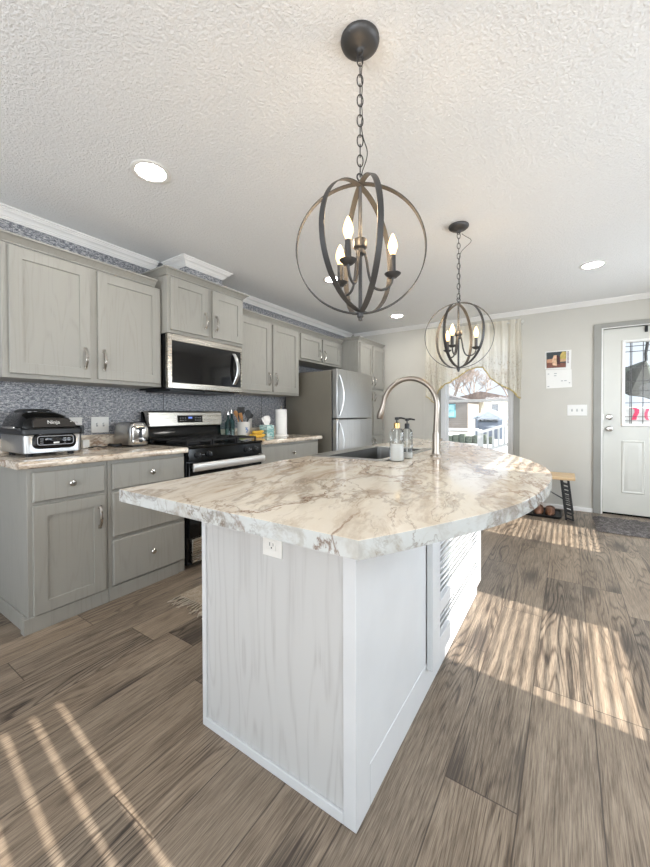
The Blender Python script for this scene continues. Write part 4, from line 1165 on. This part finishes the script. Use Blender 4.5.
# ------------------------------------------------------------------ pendants
def pendant(x, y, zc, az, label, chain_top_extra, turns):
    R = 0.224
    t = thing('pendant_light', label, 'pendant light', (x, y, CZ), 'orb pendant lights over the island')
    cd_ = [(0.066, -0.0004), (0.067, -0.006), (0.064, -0.014), (0.052, -0.024), (0.034, -0.031), (0.014, -0.034), (0.010, -0.040), (0.009, -0.048), (0.001, -0.050)]
    MB().lathe(cd_, (x, y, CZ), 32).build('canopy', M['iron'], t, smooth=50)
    ztop = zc+R
    zl = CZ-0.052
    # hanging ring and chain
    MB().tube([(x+0.011*math.cos(a), y, zl+0.004+0.011*math.sin(a)) for a in [2*PI*i/14 for i in range(14)]], 0.0022, 6, closed=True).build('loop', M['iron'], t, smooth=60)
    ch_ = MB()
    zb = ztop+0.028
    n = max(4, int(round((zl-zb)/0.0335)))
    step = (zl-zb)/n
    Lh = step/2+0.0035
    for i in range(n):
        zc_ = zl-step*(i+0.5)
        a0 = az+(PI/2 if i % 2 else 0.25)
        dx, dy = math.cos(a0), math.sin(a0)
        pts = []
        for k in range(16):
            a = 2*PI*k/16
            pts.append((x+dx*0.0105*math.cos(a), y+dy*0.0105*math.cos(a), zc_+Lh*math.sin(a)))
        ch_.tube(pts, 0.0022, 6, closed=True)
    ch_.build('chain', M['iron'], t, smooth=60)
    w_ = []
    for i in range(40):
        u = i/39
        z_ = zl-0.005-(zl-zb)*u
        amp = 0.006 if not chain_top_extra else (0.006+0.075*math.exp(-((u-0.13)/0.10)**2))
        if not chain_top_extra: amp += 0.020*math.exp(-((u-0.80)/0.10)**2)
        w_.append((x+math.cos(az)*amp, y+math.sin(az)*amp+0.003*math.sin(u*30), z_))
    MB().tube(w_, 0.0018, 6).build('cord', M['black_matte'], t, smooth=60)
    MB().tube([(x+0.013*math.cos(a)*math.cos(az+0.6), y+0.013*math.cos(a)*math.sin(az+0.6), ztop+0.022+0.013*math.sin(a)) for a in [2*PI*i/16 for i in range(16)]], 0.0028, 6, closed=True).build('hanger_ring', M['iron'], t, smooth=60)
    MB().lathe([(0.001, 0.012), (0.007, 0.010), (0.008, -0.004), (0.0065, -0.006), (0.0065, -2*R+0.004), (0.011, -2*R+0.002), (0.011, -2*R-0.012), (0.007, -2*R-0.016), (0.007, -2*R-0.024), (0.001, -2*R-0.026)], (x, y, ztop), 14).build('stem', M['iron'], t, smooth=40)
    for k in range(3):
        a = az-math.radians(turns[k])
        e = Vector((math.cos(a), math.sin(a), 0)); nrm = Vector((-math.sin(a), math.cos(a), 0))
        c_ = Vector((x, y, zc)); rings = []
        N = 72; hw = 0.0095; th = 0.0016
        rk = R-0.004*k
        for i in range(N):
            p = 2*PI*i/N
            rad = e*math.cos(p)+Vector((0, 0, 1))*math.sin(p)
            rings.append([c_+rad*(rk+th)+nrm*hw, c_+rad*(rk+th)-nrm*hw, c_+rad*(rk-th)-nrm*hw, c_+rad*(rk-th)+nrm*hw])
        MB().loft(rings, closed=True).build('ring', M['iron'], t, smooth=40)
    hz = zc+0.012
    MB().lathe([(0.001, 0.020), (0.022, 0.020), (0.024, 0.017), (0.024, -0.008), (0.016, -0.016), (0.016, -0.030), (0.010, -0.036), (0.001, -0.036)], (x, y, hz), 20).build('hub', M['iron'], t, smooth=40)
    for k in range(3):
        a = az+math.radians(10)-k*2*PI/3
        e = Vector((math.cos(a), math.sin(a), 0)); c_ = Vector((x, y, 0))
        rA = 0.115; zcup = zc-0.090
        pts = [(0.014, hz-0.020), (0.022, hz-0.050), (0.030, hz-0.100), (0.045, hz-0.140), (0.070, zcup-0.050), (0.095, zcup-0.043), (0.110, zcup-0.025), (rA, zcup-0.002)]
        pts = catmull(pts, 5)
        ar = MB().tube([c_+e*r_+Vector((0, 0, z_)) for r_, z_ in pts], 0.0048, 8).build('arm', M['iron'], t, smooth=60)
        ORG[ar.name] = ORG[t.name]
        q = c_+e*rA
        MB().lathe([(0.001, -0.006), (0.014, -0.006), (0.026, 0.004), (0.029, 0.008), (0.027, 0.009), (0.013, 0.002), (0.001, 0.002)], (q.x, q.y, zcup), 20).build('bobeche', M['iron'], ar, smooth=50)
        MB().lathe([(0.0105, 0.0025), (0.0105, 0.072), (0.001, 0.072)], (q.x, q.y, zcup), 16).build('candle_sleeve', M['iron'], ar, smooth=40)
        MB().lathe([(0.008, 0.0725), (0.010, 0.080), (0.0165, 0.098), (0.0168, 0.108), (0.012, 0.126), (0.006, 0.140), (0.001, 0.147)], (q.x, q.y, zcup), 18).build('bulb', M['bulb'], ar, smooth=70)
        ld_ = bpy.data.lights.new('bulb_glow', 'POINT'); ld_.energy = 0.8; ld_.color = (1, 0.72, 0.42); ld_.shadow_soft_size = 0.02
        lo_ = bpy.data.objects.new('bulb_glow', ld_); COL.objects.link(lo_); lo_.parent = ar
        lo_.location = Vector((q.x, q.y, zcup+0.165))-ORG[t.name]
    return t
pendant(2.343, 1.122, 1.722, math.radians(28.5), 'dark metal orb pendant nearest, over the front end of the island', False, (0, 75, 123))
pendant(2.318, 2.604, 1.687, math.radians(13.6), 'dark metal orb pendant farther back, in front of the curtained window', True, (0, 47, 114))

for (x, y), lb in (((1.092, 1.113), 'recessed ceiling light above the aisle by the wall cabinets'), ((3.126, 3.942), 'recessed ceiling light nearest the entry door'), ((1.069, 4.543), 'recessed ceiling light near the pantry corner'), ((1.066, 2.968), 'small recessed ceiling light seen through the nearest pendant')):
    t = thing('recessed_light', lb, 'ceiling light', (x, y, CZ), 'recessed ceiling lights')
    MB().lathe([(0.098, -0.0005), (0.098, -0.004), (0.090, -0.007), (0.074, -0.004), (0.072, -0.0005)], (x, y, CZ), 40).build('trim_ring', M['white_plastic'], t, smooth=40)
    MB().lathe([(0.072, -0.001), (0.068, -0.0025), (0.001, -0.003)], (x, y, CZ), 32).build('lens', M['downlight'], t)

# ------------------------------------------------------------------ lace valance
val = thing('window_valance', 'sheer cream lace valance swagged across the window', 'curtain', (1.87, 5.13, 1.3))
def lerp_pts(P, x):
    for (a, b), (c, d_) in zip(P, P[1:]):
        if x <= c: return b+(d_-b)*(x-a)/(c-a)
    return P[-1][1]
def drape(x0, x1, zt, bottom, folds, amp, yb, nu, nv, name):
    vs = []; fs = []
    for i in range(nu+1):
        u = i/nu; x = x0+(x1-x0)*u
        zb = lerp_pts(bottom, x)
        for j in range(nv+1):
            v = j/nv
            z = zt+(zb-zt)*v
            fl = math.sin(x*folds)+0.45*math.sin(x*folds*2.3+1.2)+0.25*math.sin(x*folds*0.47+v*2)
            a_ = amp*(0.75+0.35*v)
            if v < 0.07: a_ *= 1.0
            y_ = yb-fl*a_-0.004*math.sin(v*9+x*7)
            vs.append((x+0.006*math.sin(v*6+x*30), y_, z))
    for i in range(nu):
        for j in range(nv):
            k = i*(nv+1)+j
            fs.append((k, k+1, k+nv+2, k+nv+1))
    mb = MB().add(vs, fs)
    o = mb.build(name, M['lace'], val, smooth=180)
    ORG[o.name] = ORG[val.name]
    edge = [vs[i*(nv+1)+nv] for i in range(nu+1)]
    return o, edge
mid_b = [(1.40, 1.47), (1.47, 1.50), (1.515, 1.56), (1.60, 1.585), (1.70, 1.65), (1.81, 1.724), (1.93, 1.765), (2.02, 1.762), (2.07, 1.69), (2.106, 1.613), (2.18, 1.55), (2.259, 1.502), (2.32, 1.47), (2.363, 1.435), (2.43, 1.357), (2.47, 1.34)]
o, edge = drape(1.40, 2.465, 2.335, mid_b, 62, 0.012, 5.150, 190, 40, 'swag_panel')
def trim(edge, r, parent): return MB().tube([(p[0], p[1], p[2]) for p in edge[::2]], r, 6).build('lace_edging', M['gold_trim'], parent, smooth=60)
trim(edge, 0.009, o)
o, edge = drape(1.268, 1.49, 2.345, [(1.25, 1.40), (1.29, 1.385), (1.34, 1.33), (1.39, 1.305), (1.43, 1.41), (1.46, 1.49), (1.50, 1.56)], 75, 0.010, 5.115, 60, 40, 'side_jabot')
trim(edge, 0.006, o)
rd = MB().tube([(1.25, 5.165, 2.30), (2.485, 5.165, 2.30)], 0.008, 10)
for xx in (1.262, 2.473): rd.box(xx-0.008, xx+0.008, 5.165, YW-0.0005, 2.285, 2.315)
rd.build('curtain_rod', M['white_plastic'], val, smooth=40)

# ------------------------------------------------------------------ calendar and switches on the window wall
cal = thing('wall_calendar', 'open wall calendar with a photo page above a white grid page', 'calendar', (2.85, YW, 1.45))
cy1 = YW-0.0006
up_ = MB().loft([[(2.714, cy1-0.004, 1.690), (2.978, cy1-0.010, 1.676), (2.984, cy1-0.004, 1.905), (2.716, cy1-0.003, 1.905)], [(2.714, cy1, 1.690), (2.978, cy1-0.004, 1.676), (2.984, cy1, 1.905), (2.716, cy1, 1.905)]]).build('photo_page', M['white_plastic'], cal, smooth=0)
ORG[up_.name] = ORG[cal.name]
MB().loft([[(2.730, cy1-0.004, 1.455), (2.991, cy1-0.003, 1.462), (2.985, cy1-0.006, 1.674), (2.724, cy1-0.003, 1.682)], [(2.730, cy1, 1.455), (2.991, cy1, 1.462), (2.985, cy1-0.002, 1.674), (2.724, cy1, 1.682)]]).build('grid_page', M['white_plastic'], cal, smooth=0)
def patch(pts, y, mat, nm, t=0.0006):
    return MB().loft([[(x, y, z) for x, z in pts], [(x, y-t, z) for x, z in pts]]).build(nm, mat, up_, smooth=0)
def pc(n, c): return plain(n, c, 0.5, vary=0.12, scale=40)
yp = cy1-0.0102
patch([(2.732, 1.702), (2.930, 1.700), (2.932, 1.892), (2.732, 1.892)], yp, pc('print_dark_teal', (52, 62, 66)), 'printed_photo')
patch([(2.733, 1.704), (2.929, 1.702), (2.929, 1.755), (2.733, 1.765)], yp-0.0008, pc('print_rust', (122, 74, 60)), 'printed_ground')
patch([(2.733, 1.766), (2.800, 1.764), (2.800, 1.812), (2.733, 1.808)], yp-0.0008, pc('print_tan', (196, 146, 116)), 'printed_bank')
patch([(2.870, 1.800), (2.929, 1.795), (2.929, 1.885), (2.895, 1.890), (2.872, 1.850)], yp-0.0008, pc('print_yellow', (190, 168, 92)), 'printed_foliage')
patch([(2.860, 1.770), (2.929, 1.770), (2.929, 1.800), (2.865, 1.802)], yp-0.0008, pc('print_sand', (206, 164, 124)), 'printed_field')
patch([(2.795, 1.735), (2.838, 1.720), (2.848, 1.790), (2.835, 1.852), (2.806, 1.850), (2.790, 1.800)], yp-0.0016, pc('print_cream', (216, 178, 146)), 'printed_figure')
patch([(2.838, 1.750), (2.872, 1.735), (2.872, 1.820), (2.850, 1.850), (2.834, 1.845)], yp-0.0016, pc('print_maroon', (70, 32, 36)), 'printed_shade')
g_ = M['legend']
m_ = MB()
for i, z in enumerate([1.882, 1.866, 1.850, 1.834, 1.818, 1.802, 1.786, 1.770, 1.754]):
    m_.box(2.944, 2.957, yp-0.0005, yp, z-0.0055, z+0.005)
m_.build('printed_letters', plain('purple_print', (128, 104, 124), 0.5), up_, smooth=0)
m_ = MB()
for x, z, w_ in ((2.752, 1.630, 0.008), (2.824, 1.632, 0.014), (2.822, 1.605, 0.012), (2.890, 1.540, 0.010), (2.925, 1.541, 0.012), (2.966, 1.514, 0.007), (2.752, 1.478, 0.010)):
    m_.box(x-w_, x+w_, cy1-0.0066, cy1-0.0058, z-0.004, z+0.004)
m_.build('pencil_notes', M['legend'], cal, smooth=0)

sw = thing('switch_plate', 'white triple switch plate beside the entry door', 'switch', (3.04, YW, 1.12))
MB().box(2.945, 3.137, YW-0.006, YW-0.0006, 1.122, 1.252).build('plate', M['white_plastic'], sw, bevel=0.002)
for xx in (2.992, 3.041, 3.090):
    tg = MB().prism([(YW-0.006, 1.183), (YW-0.018, 1.192), (YW-0.018, 1.196), (YW-0.006, 1.193)], xx-0.004, xx+0.004, 'x')
    o = tg.build('toggle', M['white_plastic'], sw); ORG[o.name] = ORG[sw.name]
    MB().box(xx-0.007, xx+0.007, YW-0.0068, YW-0.006, 1.174, 1.201).build('toggle_slot', M['legend'], sw)

# ------------------------------------------------------------------ bench, boot tray, shoes, mats
bn = thing('bench', 'pale wood bench on black metal legs against the window wall', 'bench', (2.5, 4.87, 0))
MB().box(2.02, 3.020, 4.660, 5.060, 0.432, 0.462).build('seat', M['pine'], bn, bevel=0.004)
def leg(x0, sgn, y):
    m_ = MB()
    top_z = 0.431
    # ladder-shaped leg: two flat rails that widen a little and rungs between them
    def rail(xa, xb, w): return m_.loft([[(xa-w, y-0.010, top_z), (xa+w, y-0.010, top_z), (xa+w, y+0.010, top_z), (xa-w, y+0.010, top_z)], [(xb-w, y-0.010, 0.001), (xb+w, y-0.010, 0.001), (xb+w, y+0.010, 0.001), (xb-w, y+0.010, 0.001)]])
    rail(x0, x0+sgn*0.048, 0.010); rail(x0+sgn*0.062, x0+sgn*0.112, 0.009)
    for i in range(9):
        z = 0.395-i*0.046
        u = (top_z-z)/top_z
        a_, b_ = x0+sgn*0.048*u, x0+sgn*(0.062+0.050*u)
        m_.loft([[(a_, y-0.008, z-0.007), (a_, y+0.008, z-0.007), (a_, y+0.008, z+0.007), (a_, y-0.008, z+0.007)], [(b_, y-0.008, z-0.023), (b_, y+0.008, z-0.023), (b_, y+0.008, z-0.009), (b_, y-0.008, z-0.009)]])
    return m_.build('leg', M['black_matte'], bn, smooth=0)
for y in (4.69, 5.03):
    leg(2.893, 1, y); leg(2.147, -1, y)
for y in (4.69,):
    MB().tube([(2.62, y, 0.395), (2.915, y, 0.225)], 0.006, 8).tube([(2.42, y, 0.395), (2.125, y, 0.225)], 0.006, 8).build('brace', M['black_matte'], bn)
tr = MB()
tr.loft([tr.rrect(2.66, 4.86, 0.001, 0.46, 0.36, 0.03), tr.rrect(2.66, 4.86, 0.028, 0.49, 0.39, 0.04), tr.rrect(2.66, 4.86, 0.028, 0.46, 0.36, 0.03), tr.rrect(2.66, 4.86, 0.008, 0.44, 0.34, 0.03)])
tag(tr.build('boot_tray', M['black_matte'], smooth=40), 'black plastic boot tray on the floor under the bench', 'tray')
M['leather'] = plain('tan_leather', (126, 88, 68), 0.45, vary=0.12, scale=30)
M['shoe_in'] = plain('shoe_lining', (196, 172, 146), 0.8, vary=0.08)
M['sole'] = plain('dark_rubber_sole', (58, 46, 40), 0.6)
def shoe(x, y, lb):
    t = thing('shoe', lb, 'shoe', (x, y, 0.0085), 'brown clogs in the boot tray')
    z = 0.0085
    out = lambda k, zz, g_=0.0: [(x+(0.052*(1-0.25*max(0, -math.sin(a)))-g_)*math.cos(a), y+(0.135-g_)*math.sin(a), zz) for a in [2*PI*j/24 for j in range(24)]]
    MB().loft([out(0, z+0.0005), out(0, z+0.018)]).build('sole', M['sole'], t)
    def up(zf, gap): return [(x+(0.050*(1-0.25*max(0, -math.sin(a)))-gap)*math.cos(a), y+(0.132-gap)*math.sin(a), z+0.018+zf(math.sin(a))) for a in [2*PI*j/24 for j in range(24)]]
    # toe toward the room (-y): rounded closed vamp, open heel
    toe = MB()
    rings = []
    for i in range(9):
        v = i/8
        yy = y-0.132+0.160*v
        wv = 0.049*(1-(1-v)**3)**0.5*(0.82+0.18*v)
        hv = 0.062*(1-(1-v)**2.2)**0.6
        rings.append([(x+wv*math.cos(a), yy, z+0.018+max(0.002, hv)*math.sin(a)) for a in [PI*j/12 for j in range(13)]])
    n_ = 13; vs = [p for r_ in rings for p in r_]; fs = []
    for i in range(8):
        for j in range(12): fs.append((i*n_+j, i*n_+j+1, (i+1)*n_+j+1, (i+1)*n_+j))
    toe.add(vs, fs)
    ob_ = toe.build('vamp', M['leather'], t, smooth=180)
    so_ = ob_.modifiers.new('shell', 'SOLIDIFY'); so_.thickness = 0.004; so_.offset = -1
    hb = MB(); rings = []
    for i in range(13):
        a = PI*i/12
        px, py = x+0.046*math.cos(a), y+0.028+0.100*math.sin(a)
        qx, qy = x+0.041*math.cos(a), y+0.028+0.095*math.sin(a)
        h_ = 0.048+0.006*math.sin(a)
        rings.append([(px, py, z+0.0182), (px, py, z+0.018+h_), (qx, qy, z+0.018+h_), (qx, qy, z+0.0182)])
    hb.loft(rings).build('heel_counter', M['leather'], t, smooth=50)
    MB().loft([[(x+0.040*math.cos(a), y+0.02+0.10*math.sin(a), z+0.0185) for a in [2*PI*j/20 for j in range(20)]], [(x+0.040*math.cos(a), y+0.02+0.10*math.sin(a), z+0.024) for a in [2*PI*j/20 for j in range(20)]]]).build('insole', M['shoe_in'], t)
shoe(2.675, 4.83, 'brown leather clog on the left in the boot tray')
shoe(2.788, 4.84, 'brown leather clog on the right, nearest the bench leg')

def shag(x0, x1, y0, y1, h, mat, name, label, cat, jit):
    nx, ny = 46, 34
    m_ = MB(); vs = []; fs = []
    rnd = random.Random(3)
    for i in range(nx+1):
        for j in range(ny+1):
            u, v = i/nx, j/ny
            e = min(u, 1-u, v*0.8, (1-v)*0.8)
            hh = h*min(1, e*14+0.15)*(0.65+0.5*rnd.random())
            vs.append((x0+(x1-x0)*u+(rnd.random()-0.5)*jit, y0+(y1-y0)*v+(rnd.random()-0.5)*jit, max(0.001, hh)))
    for i in range(nx):
        for j in range(ny):
            k = i*(ny+1)+j
            fs.append((k, k+ny+1, k+ny+2, k+1))
    k0 = len(vs)
    m_.add(vs, fs)
    m_.box(x0+0.01, x1-0.01, y0+0.01, y1-0.01, 0.0008, 0.004)
    return tag(m_.build(name, mat, smooth=180), label, cat)
shag(3.185, 4.10, 4.40, 5.00, 0.030, M['mat_grey'], 'door_mat', 'shaggy grey door mat in front of the entry door', 'mat', 0.016)
ru = thing('kitchen_rug', 'beige woven runner with a fringed end in front of the range', 'rug', (1.25, 2.2, 0))
MB().box(0.905, 1.60, 1.395, 3.0, 0.0008, 0.008).build('weave', M['rug'], ru, bevel=0.003)
fr2 = MB(); rnd = random.Random(5)
for i in range(34):
    x = 0.912+i*0.0205
    a = rnd.uniform(-0.35, 0.35); L = rnd.uniform(0.075, 0.105)
    pts = [(x, 1.397, 0.006), (x+0.3*L*math.sin(a), 1.397-L*0.4, 0.006), (x+0.8*L*math.sin(a)+rnd.uniform(-.01, .01), 1.397-L*0.8, 0.0055), (x+L*math.sin(a), 1.397-L, 0.005)]
    fr2.tube(pts, [0.0045, 0.004, 0.0045, 0.003], 6)
fo = fr2.build('fringe', M['fringe'], ru, smooth=60)

# ------------------------------------------------------------------ outdoors
M['snow'] = plain('pale_concrete_yard', (186, 188, 190), 0.8, vary=0.05, scale=0.6)
struct('ground', MB().box(-60, 60, 5.6, 120, -0.95, -0.75), M['snow'])
struct('ground_side', MB().box(4.9, 60, -40, 5.6, -0.95, -0.75), M['snow'])
M['deck'] = plain('pale_deck_boards', (188, 186, 182), 0.7, vary=0.08)
struct('deck', MB().box(0.2, 7.2, YW+0.14, 7.9, -0.12, -0.04), M['deck'])
M['rail'] = plain('white_rail_paint', (228, 231, 234), 0.5, vary=0.01)
def railing(name, p0, p1, n, drop, label):
    (x0, y0, z0), (x1, y1, z1) = p0, p1
    t = thing(name, label, 'railing', (x0, y0, z0-drop), 'white deck railings outside')
    def bar(dz, h, w): return MB().loft([[(x0, y0-w, z0+dz-h), (x0, y0+w, z0+dz-h), (x0, y0+w, z0+dz), (x0, y0-w, z0+dz)], [(x1, y1-w, z1+dz-h), (x1, y1+w, z1+dz-h), (x1, y1+w, z1+dz), (x1, y1-w, z1+dz)]])
    bar(0, 0.05, 0.05).build('top_rail', M['rail'], t)
    if n: bar(-drop, 0.05, 0.03).build('bottom_rail', M['rail'], t)
    for i in range(n):
        u = (i+0.5)/n
        x, y, z = x0+(x1-x0)*u, y0+(y1-y0)*u, z0+(z1-z0)*u
        MB().box(x-0.016, x+0.016, y-0.016, y+0.016, z-drop-0.005, z-0.045).build('baluster', M['rail'], t, smooth=0)
    for x, y, z in ((p0, p1) if n else (p0,)):
        MB().box(x-0.035, x+0.035, y-0.035, y+0.035, -0.039, z+0.03).build('post', M['rail'], t)
railing('deck_railing', (0.25, 7.8, 0.85), (1.45, 7.8, 0.85), 0, 0.36, 'level white deck rail outside the window')
railing('stair_railing', (1.52, 7.6, 0.81), (2.20, 7.6, 1.03), 7, 0.37, 'sloping white stair railing with balusters outside the window')
M['shed'] = plain('blue_grey_shed', (132, 142, 156), 0.7, vary=0.06)
M['shed_roof'] = plain('pale_blue_roof', (190, 204, 214), 0.6, vary=0.05)
sd = thing('shed', 'small blue grey gabled shed across the yard outside the window', 'shed', (-2.06, 30, -0.75))
MB().prism([(-3.0, -0.75), (-1.08, -0.75), (-1.08, 0.82), (-2.06, 1.34), (-3.0, 0.82)], 30, 32.5, 'y').build('walls', M['shed'], sd)
MB().prism([(-3.15, 0.74), (-2.06, 1.35), (-0.95, 0.74), (-0.95, 0.84), (-2.06, 1.46), (-3.15, 0.84)], 29.8, 32.7, 'y').build('roof', M['shed_roof'], sd)
MB().box(-2.80, -1.32, 29.93, 29.99, -0.70, 0.46).build('shed_door', plain('shed_door_grey', (108, 116, 130), 0.7), sd)
MB().box(-2.75, -1.40, 29.92, 29.99, 0.54, 0.74).build('shed_window', M['smoke_glass'], sd)
M['siding'] = None
g = G('grey_brown_siding', 0.7)
o3 = g.sep(g.pos())
ln = g.math('FRACT', g.math('MULTIPLY', o3[2], 5.0))
g.color(g.ramp(ln, [(0.0, (92, 86, 82)), (0.15, (140, 132, 124)), (1.0, (128, 122, 116))]))
M['siding'] = g.m
hs = thing('neighbour_house', 'grey brown sided house with a teal window, far outside', 'house', (-8, 41, -0.75), 'neighbouring houses')
MB().box(-12.5, -5.72, 40, 46, -0.74, 2.55).build('walls', M['siding'], hs)
MB().prism([(-13, 2.5), (-5.3, 2.5), (-9.1, 3.5)], 39.6, 46.4, 'y').build('roof', plain('grey_shingles', (120, 118, 118), 0.8, vary=0.2), hs)
wf_ = MB().box(-7.85, -6.95, 39.93, 39.999, 0.75, 2.2).build('window_frame', plain('teal_frame', (104, 176, 186), 0.5), hs); ORG[wf_.name] = ORG[hs.name]
MB().box(-7.75, -7.05, 39.91, 39.94, 0.85, 1.42).box(-7.75, -7.05, 39.91, 39.94, 1.50, 2.1).build('pane', plain('teal_pane', (170, 218, 224), 0.2), wf_)
hs = thing('neighbour_house', 'cream house behind the shed, far outside', 'house', (-6, 50, -0.75), 'neighbouring houses')
MB().box(-9.5, -2.2, 48, 55, -0.74, 2.9).build('walls', plain('cream_siding', (224, 208, 176), 0.7, vary=0.05), hs)
MB().prism([(-10, 2.9), (-1.7, 2.9), (-5.85, 3.9)], 47.6, 55.4, 'y').build('roof', plain('brown_shingles', (128, 112, 104), 0.8, vary=0.2), hs)
for x in (-6.4, -4.3): MB().box(x-0.35, x+0.35, 47.95, 47.999, 1.2, 2.3).build('window', M['smoke_glass'], hs)
hg = MB()
for i in range(9): hg.box(-4.6+i*0.42, -4.2+i*0.42, 24.6, 25, -0.749, -0.22+0.08*math.sin(i*2.1))
tag(hg.build('hedge', plain('dark_hedge', (84, 92, 84), 0.9, vary=0.35, scale=14), bevel=0.06), 'low dark hedge across the yard outside the window', 'hedge')
M['bark'] = plain('grey_bark', (150, 138, 130), 0.9, vary=0.2)
def bare_tree(x, y, h, seed, label):
    t = thing('tree', label, 'tree', (x, y, -0.75), 'bare winter trees beyond the yard')
    rnd = random.Random(seed); tk = MB(); tw = MB()
    def grow(p, d, L, r, lvl, mb):
        q = p+d*L
        mb.tube([p, (p+q)/2+Vector((rnd.uniform(-.06, .06), rnd.uniform(-.06, .06), 0))*L, q], [r, r*0.85, r*0.7], 4)
        if lvl == 0: return
        for k in range(4):
            a = Vector((rnd.uniform(-1, 1), rnd.uniform(-1, 1), rnd.uniform(0.1, 0.9))).normalized()
            grow(q-d*L*rnd.uniform(0, 0.4), (d*0.55+a*0.75).normalized(), L*rnd.uniform(0.52, 0.74), max(r*0.55, 0.022), lvl-1, tw)
    grow(Vector((x, y, -0.74)), Vector((0.03, 0, 1)), h*0.36, h*0.022, 5, tk)
    tk.build('trunk', M['bark'], t); tw.build('branches', M['bark'], t, smooth=0)
bare_tree(-12.0, 58.0, 12, 1, 'bare tree beyond the grey house')
bare_tree(-5.0, 70.0, 14, 2, 'bare tree beyond the cream house')
bare_tree(-14.5, 88.0, 17, 9, 'tall bare tree farthest away, between the two houses')
# folded patio umbrella and a printed cooler, seen through the door glass
M['umb'] = plain('dark_green_canvas', (20, 27, 26), 0.8, vary=0.15, scale=8)
M['umb2'] = plain('grey_green_canvas', (62, 72, 64), 0.8, vary=0.12, scale=8)
um = thing('patio_umbrella', 'dark green patio umbrella tilted outside the entry door', 'umbrella', (4.0, 7.25, -0.04))
cc = Vector((3.93, 7.25, 1.95)); ax_ = Vector((0.42, -0.35, 1.0)).normalized()
ux = ax_.cross(Vector((0, 1, 0))).normalized(); uy = ax_.cross(ux)
for k in range(8):
    a0, a1 = 2*PI*k/8, 2*PI*(k+1)/8
    def rim_(a, r, dz): return cc+ux*r*math.cos(a)+uy*r*math.sin(a)-ax_*dz
    am = (a0+a1)/2
    pl = [cc, rim_(a0, 0.46, 0.46), rim_(am, 0.42, 0.44), rim_(a1, 0.46, 0.46)]
    pr_ = MB().loft([pl, [p-ax_*0.006 for p in pl]])
    pr_.build('canopy_panel', M['umb'] if k % 3 else M['umb2'], um, smooth=0)
MB().tube([(4.0, 7.25, -0.035), (4.0, 7.25, 1.5), cc-ax_*0.02], 0.018, 10).build('pole', M['black_matte'], um)
MB().tube([(3.93, 7.25, 1.94), (3.925, 7.25, 2.05), (3.945, 7.25, 2.20), (3.95, 7.25, 2.45)], 0.02, 8).build('crank_arm', M['black_matte'], um)
MB().lathe([(0.22, 0.0005), (0.22, 0.05), (0.05, 0.07), (0.03, 0.2), (0.001, 0.2)], (4.0, 7.25, -0.04), 24).build('base', M['black_matte'], um)
M['pink'] = plain('pink_print', (226, 62, 110), 0.5, vary=0.04)
cl_ = thing('deck_box', 'white deck box with pink markings outside the entry door', 'box', (4.0, 6.6, -0.04))
MB().box(3.45, 4.42, 6.4, 6.88, -0.039, 1.235).build('box_body', M['rail'], cl_, bevel=0.02)
def stroke(pts, r): return MB().loft([[(x-r, 6.3995, z), (x+r, 6.3995, z), (x+r, 6.394, z), (x-r, 6.394, z)] for x, z in pts])
stroke([(3.695, 1.06), (3.705, 1.11), (3.725, 1.16), (3.725, 1.20), (3.69, 1.222)], 0.024).build('pink_marking', M['pink'], cl_, smooth=0)
stroke([(3.835, 1.06), (3.818, 1.10), (3.820, 1.15), (3.838, 1.21)], 0.016).build('pink_marking', M['pink'], cl_, smooth=0)
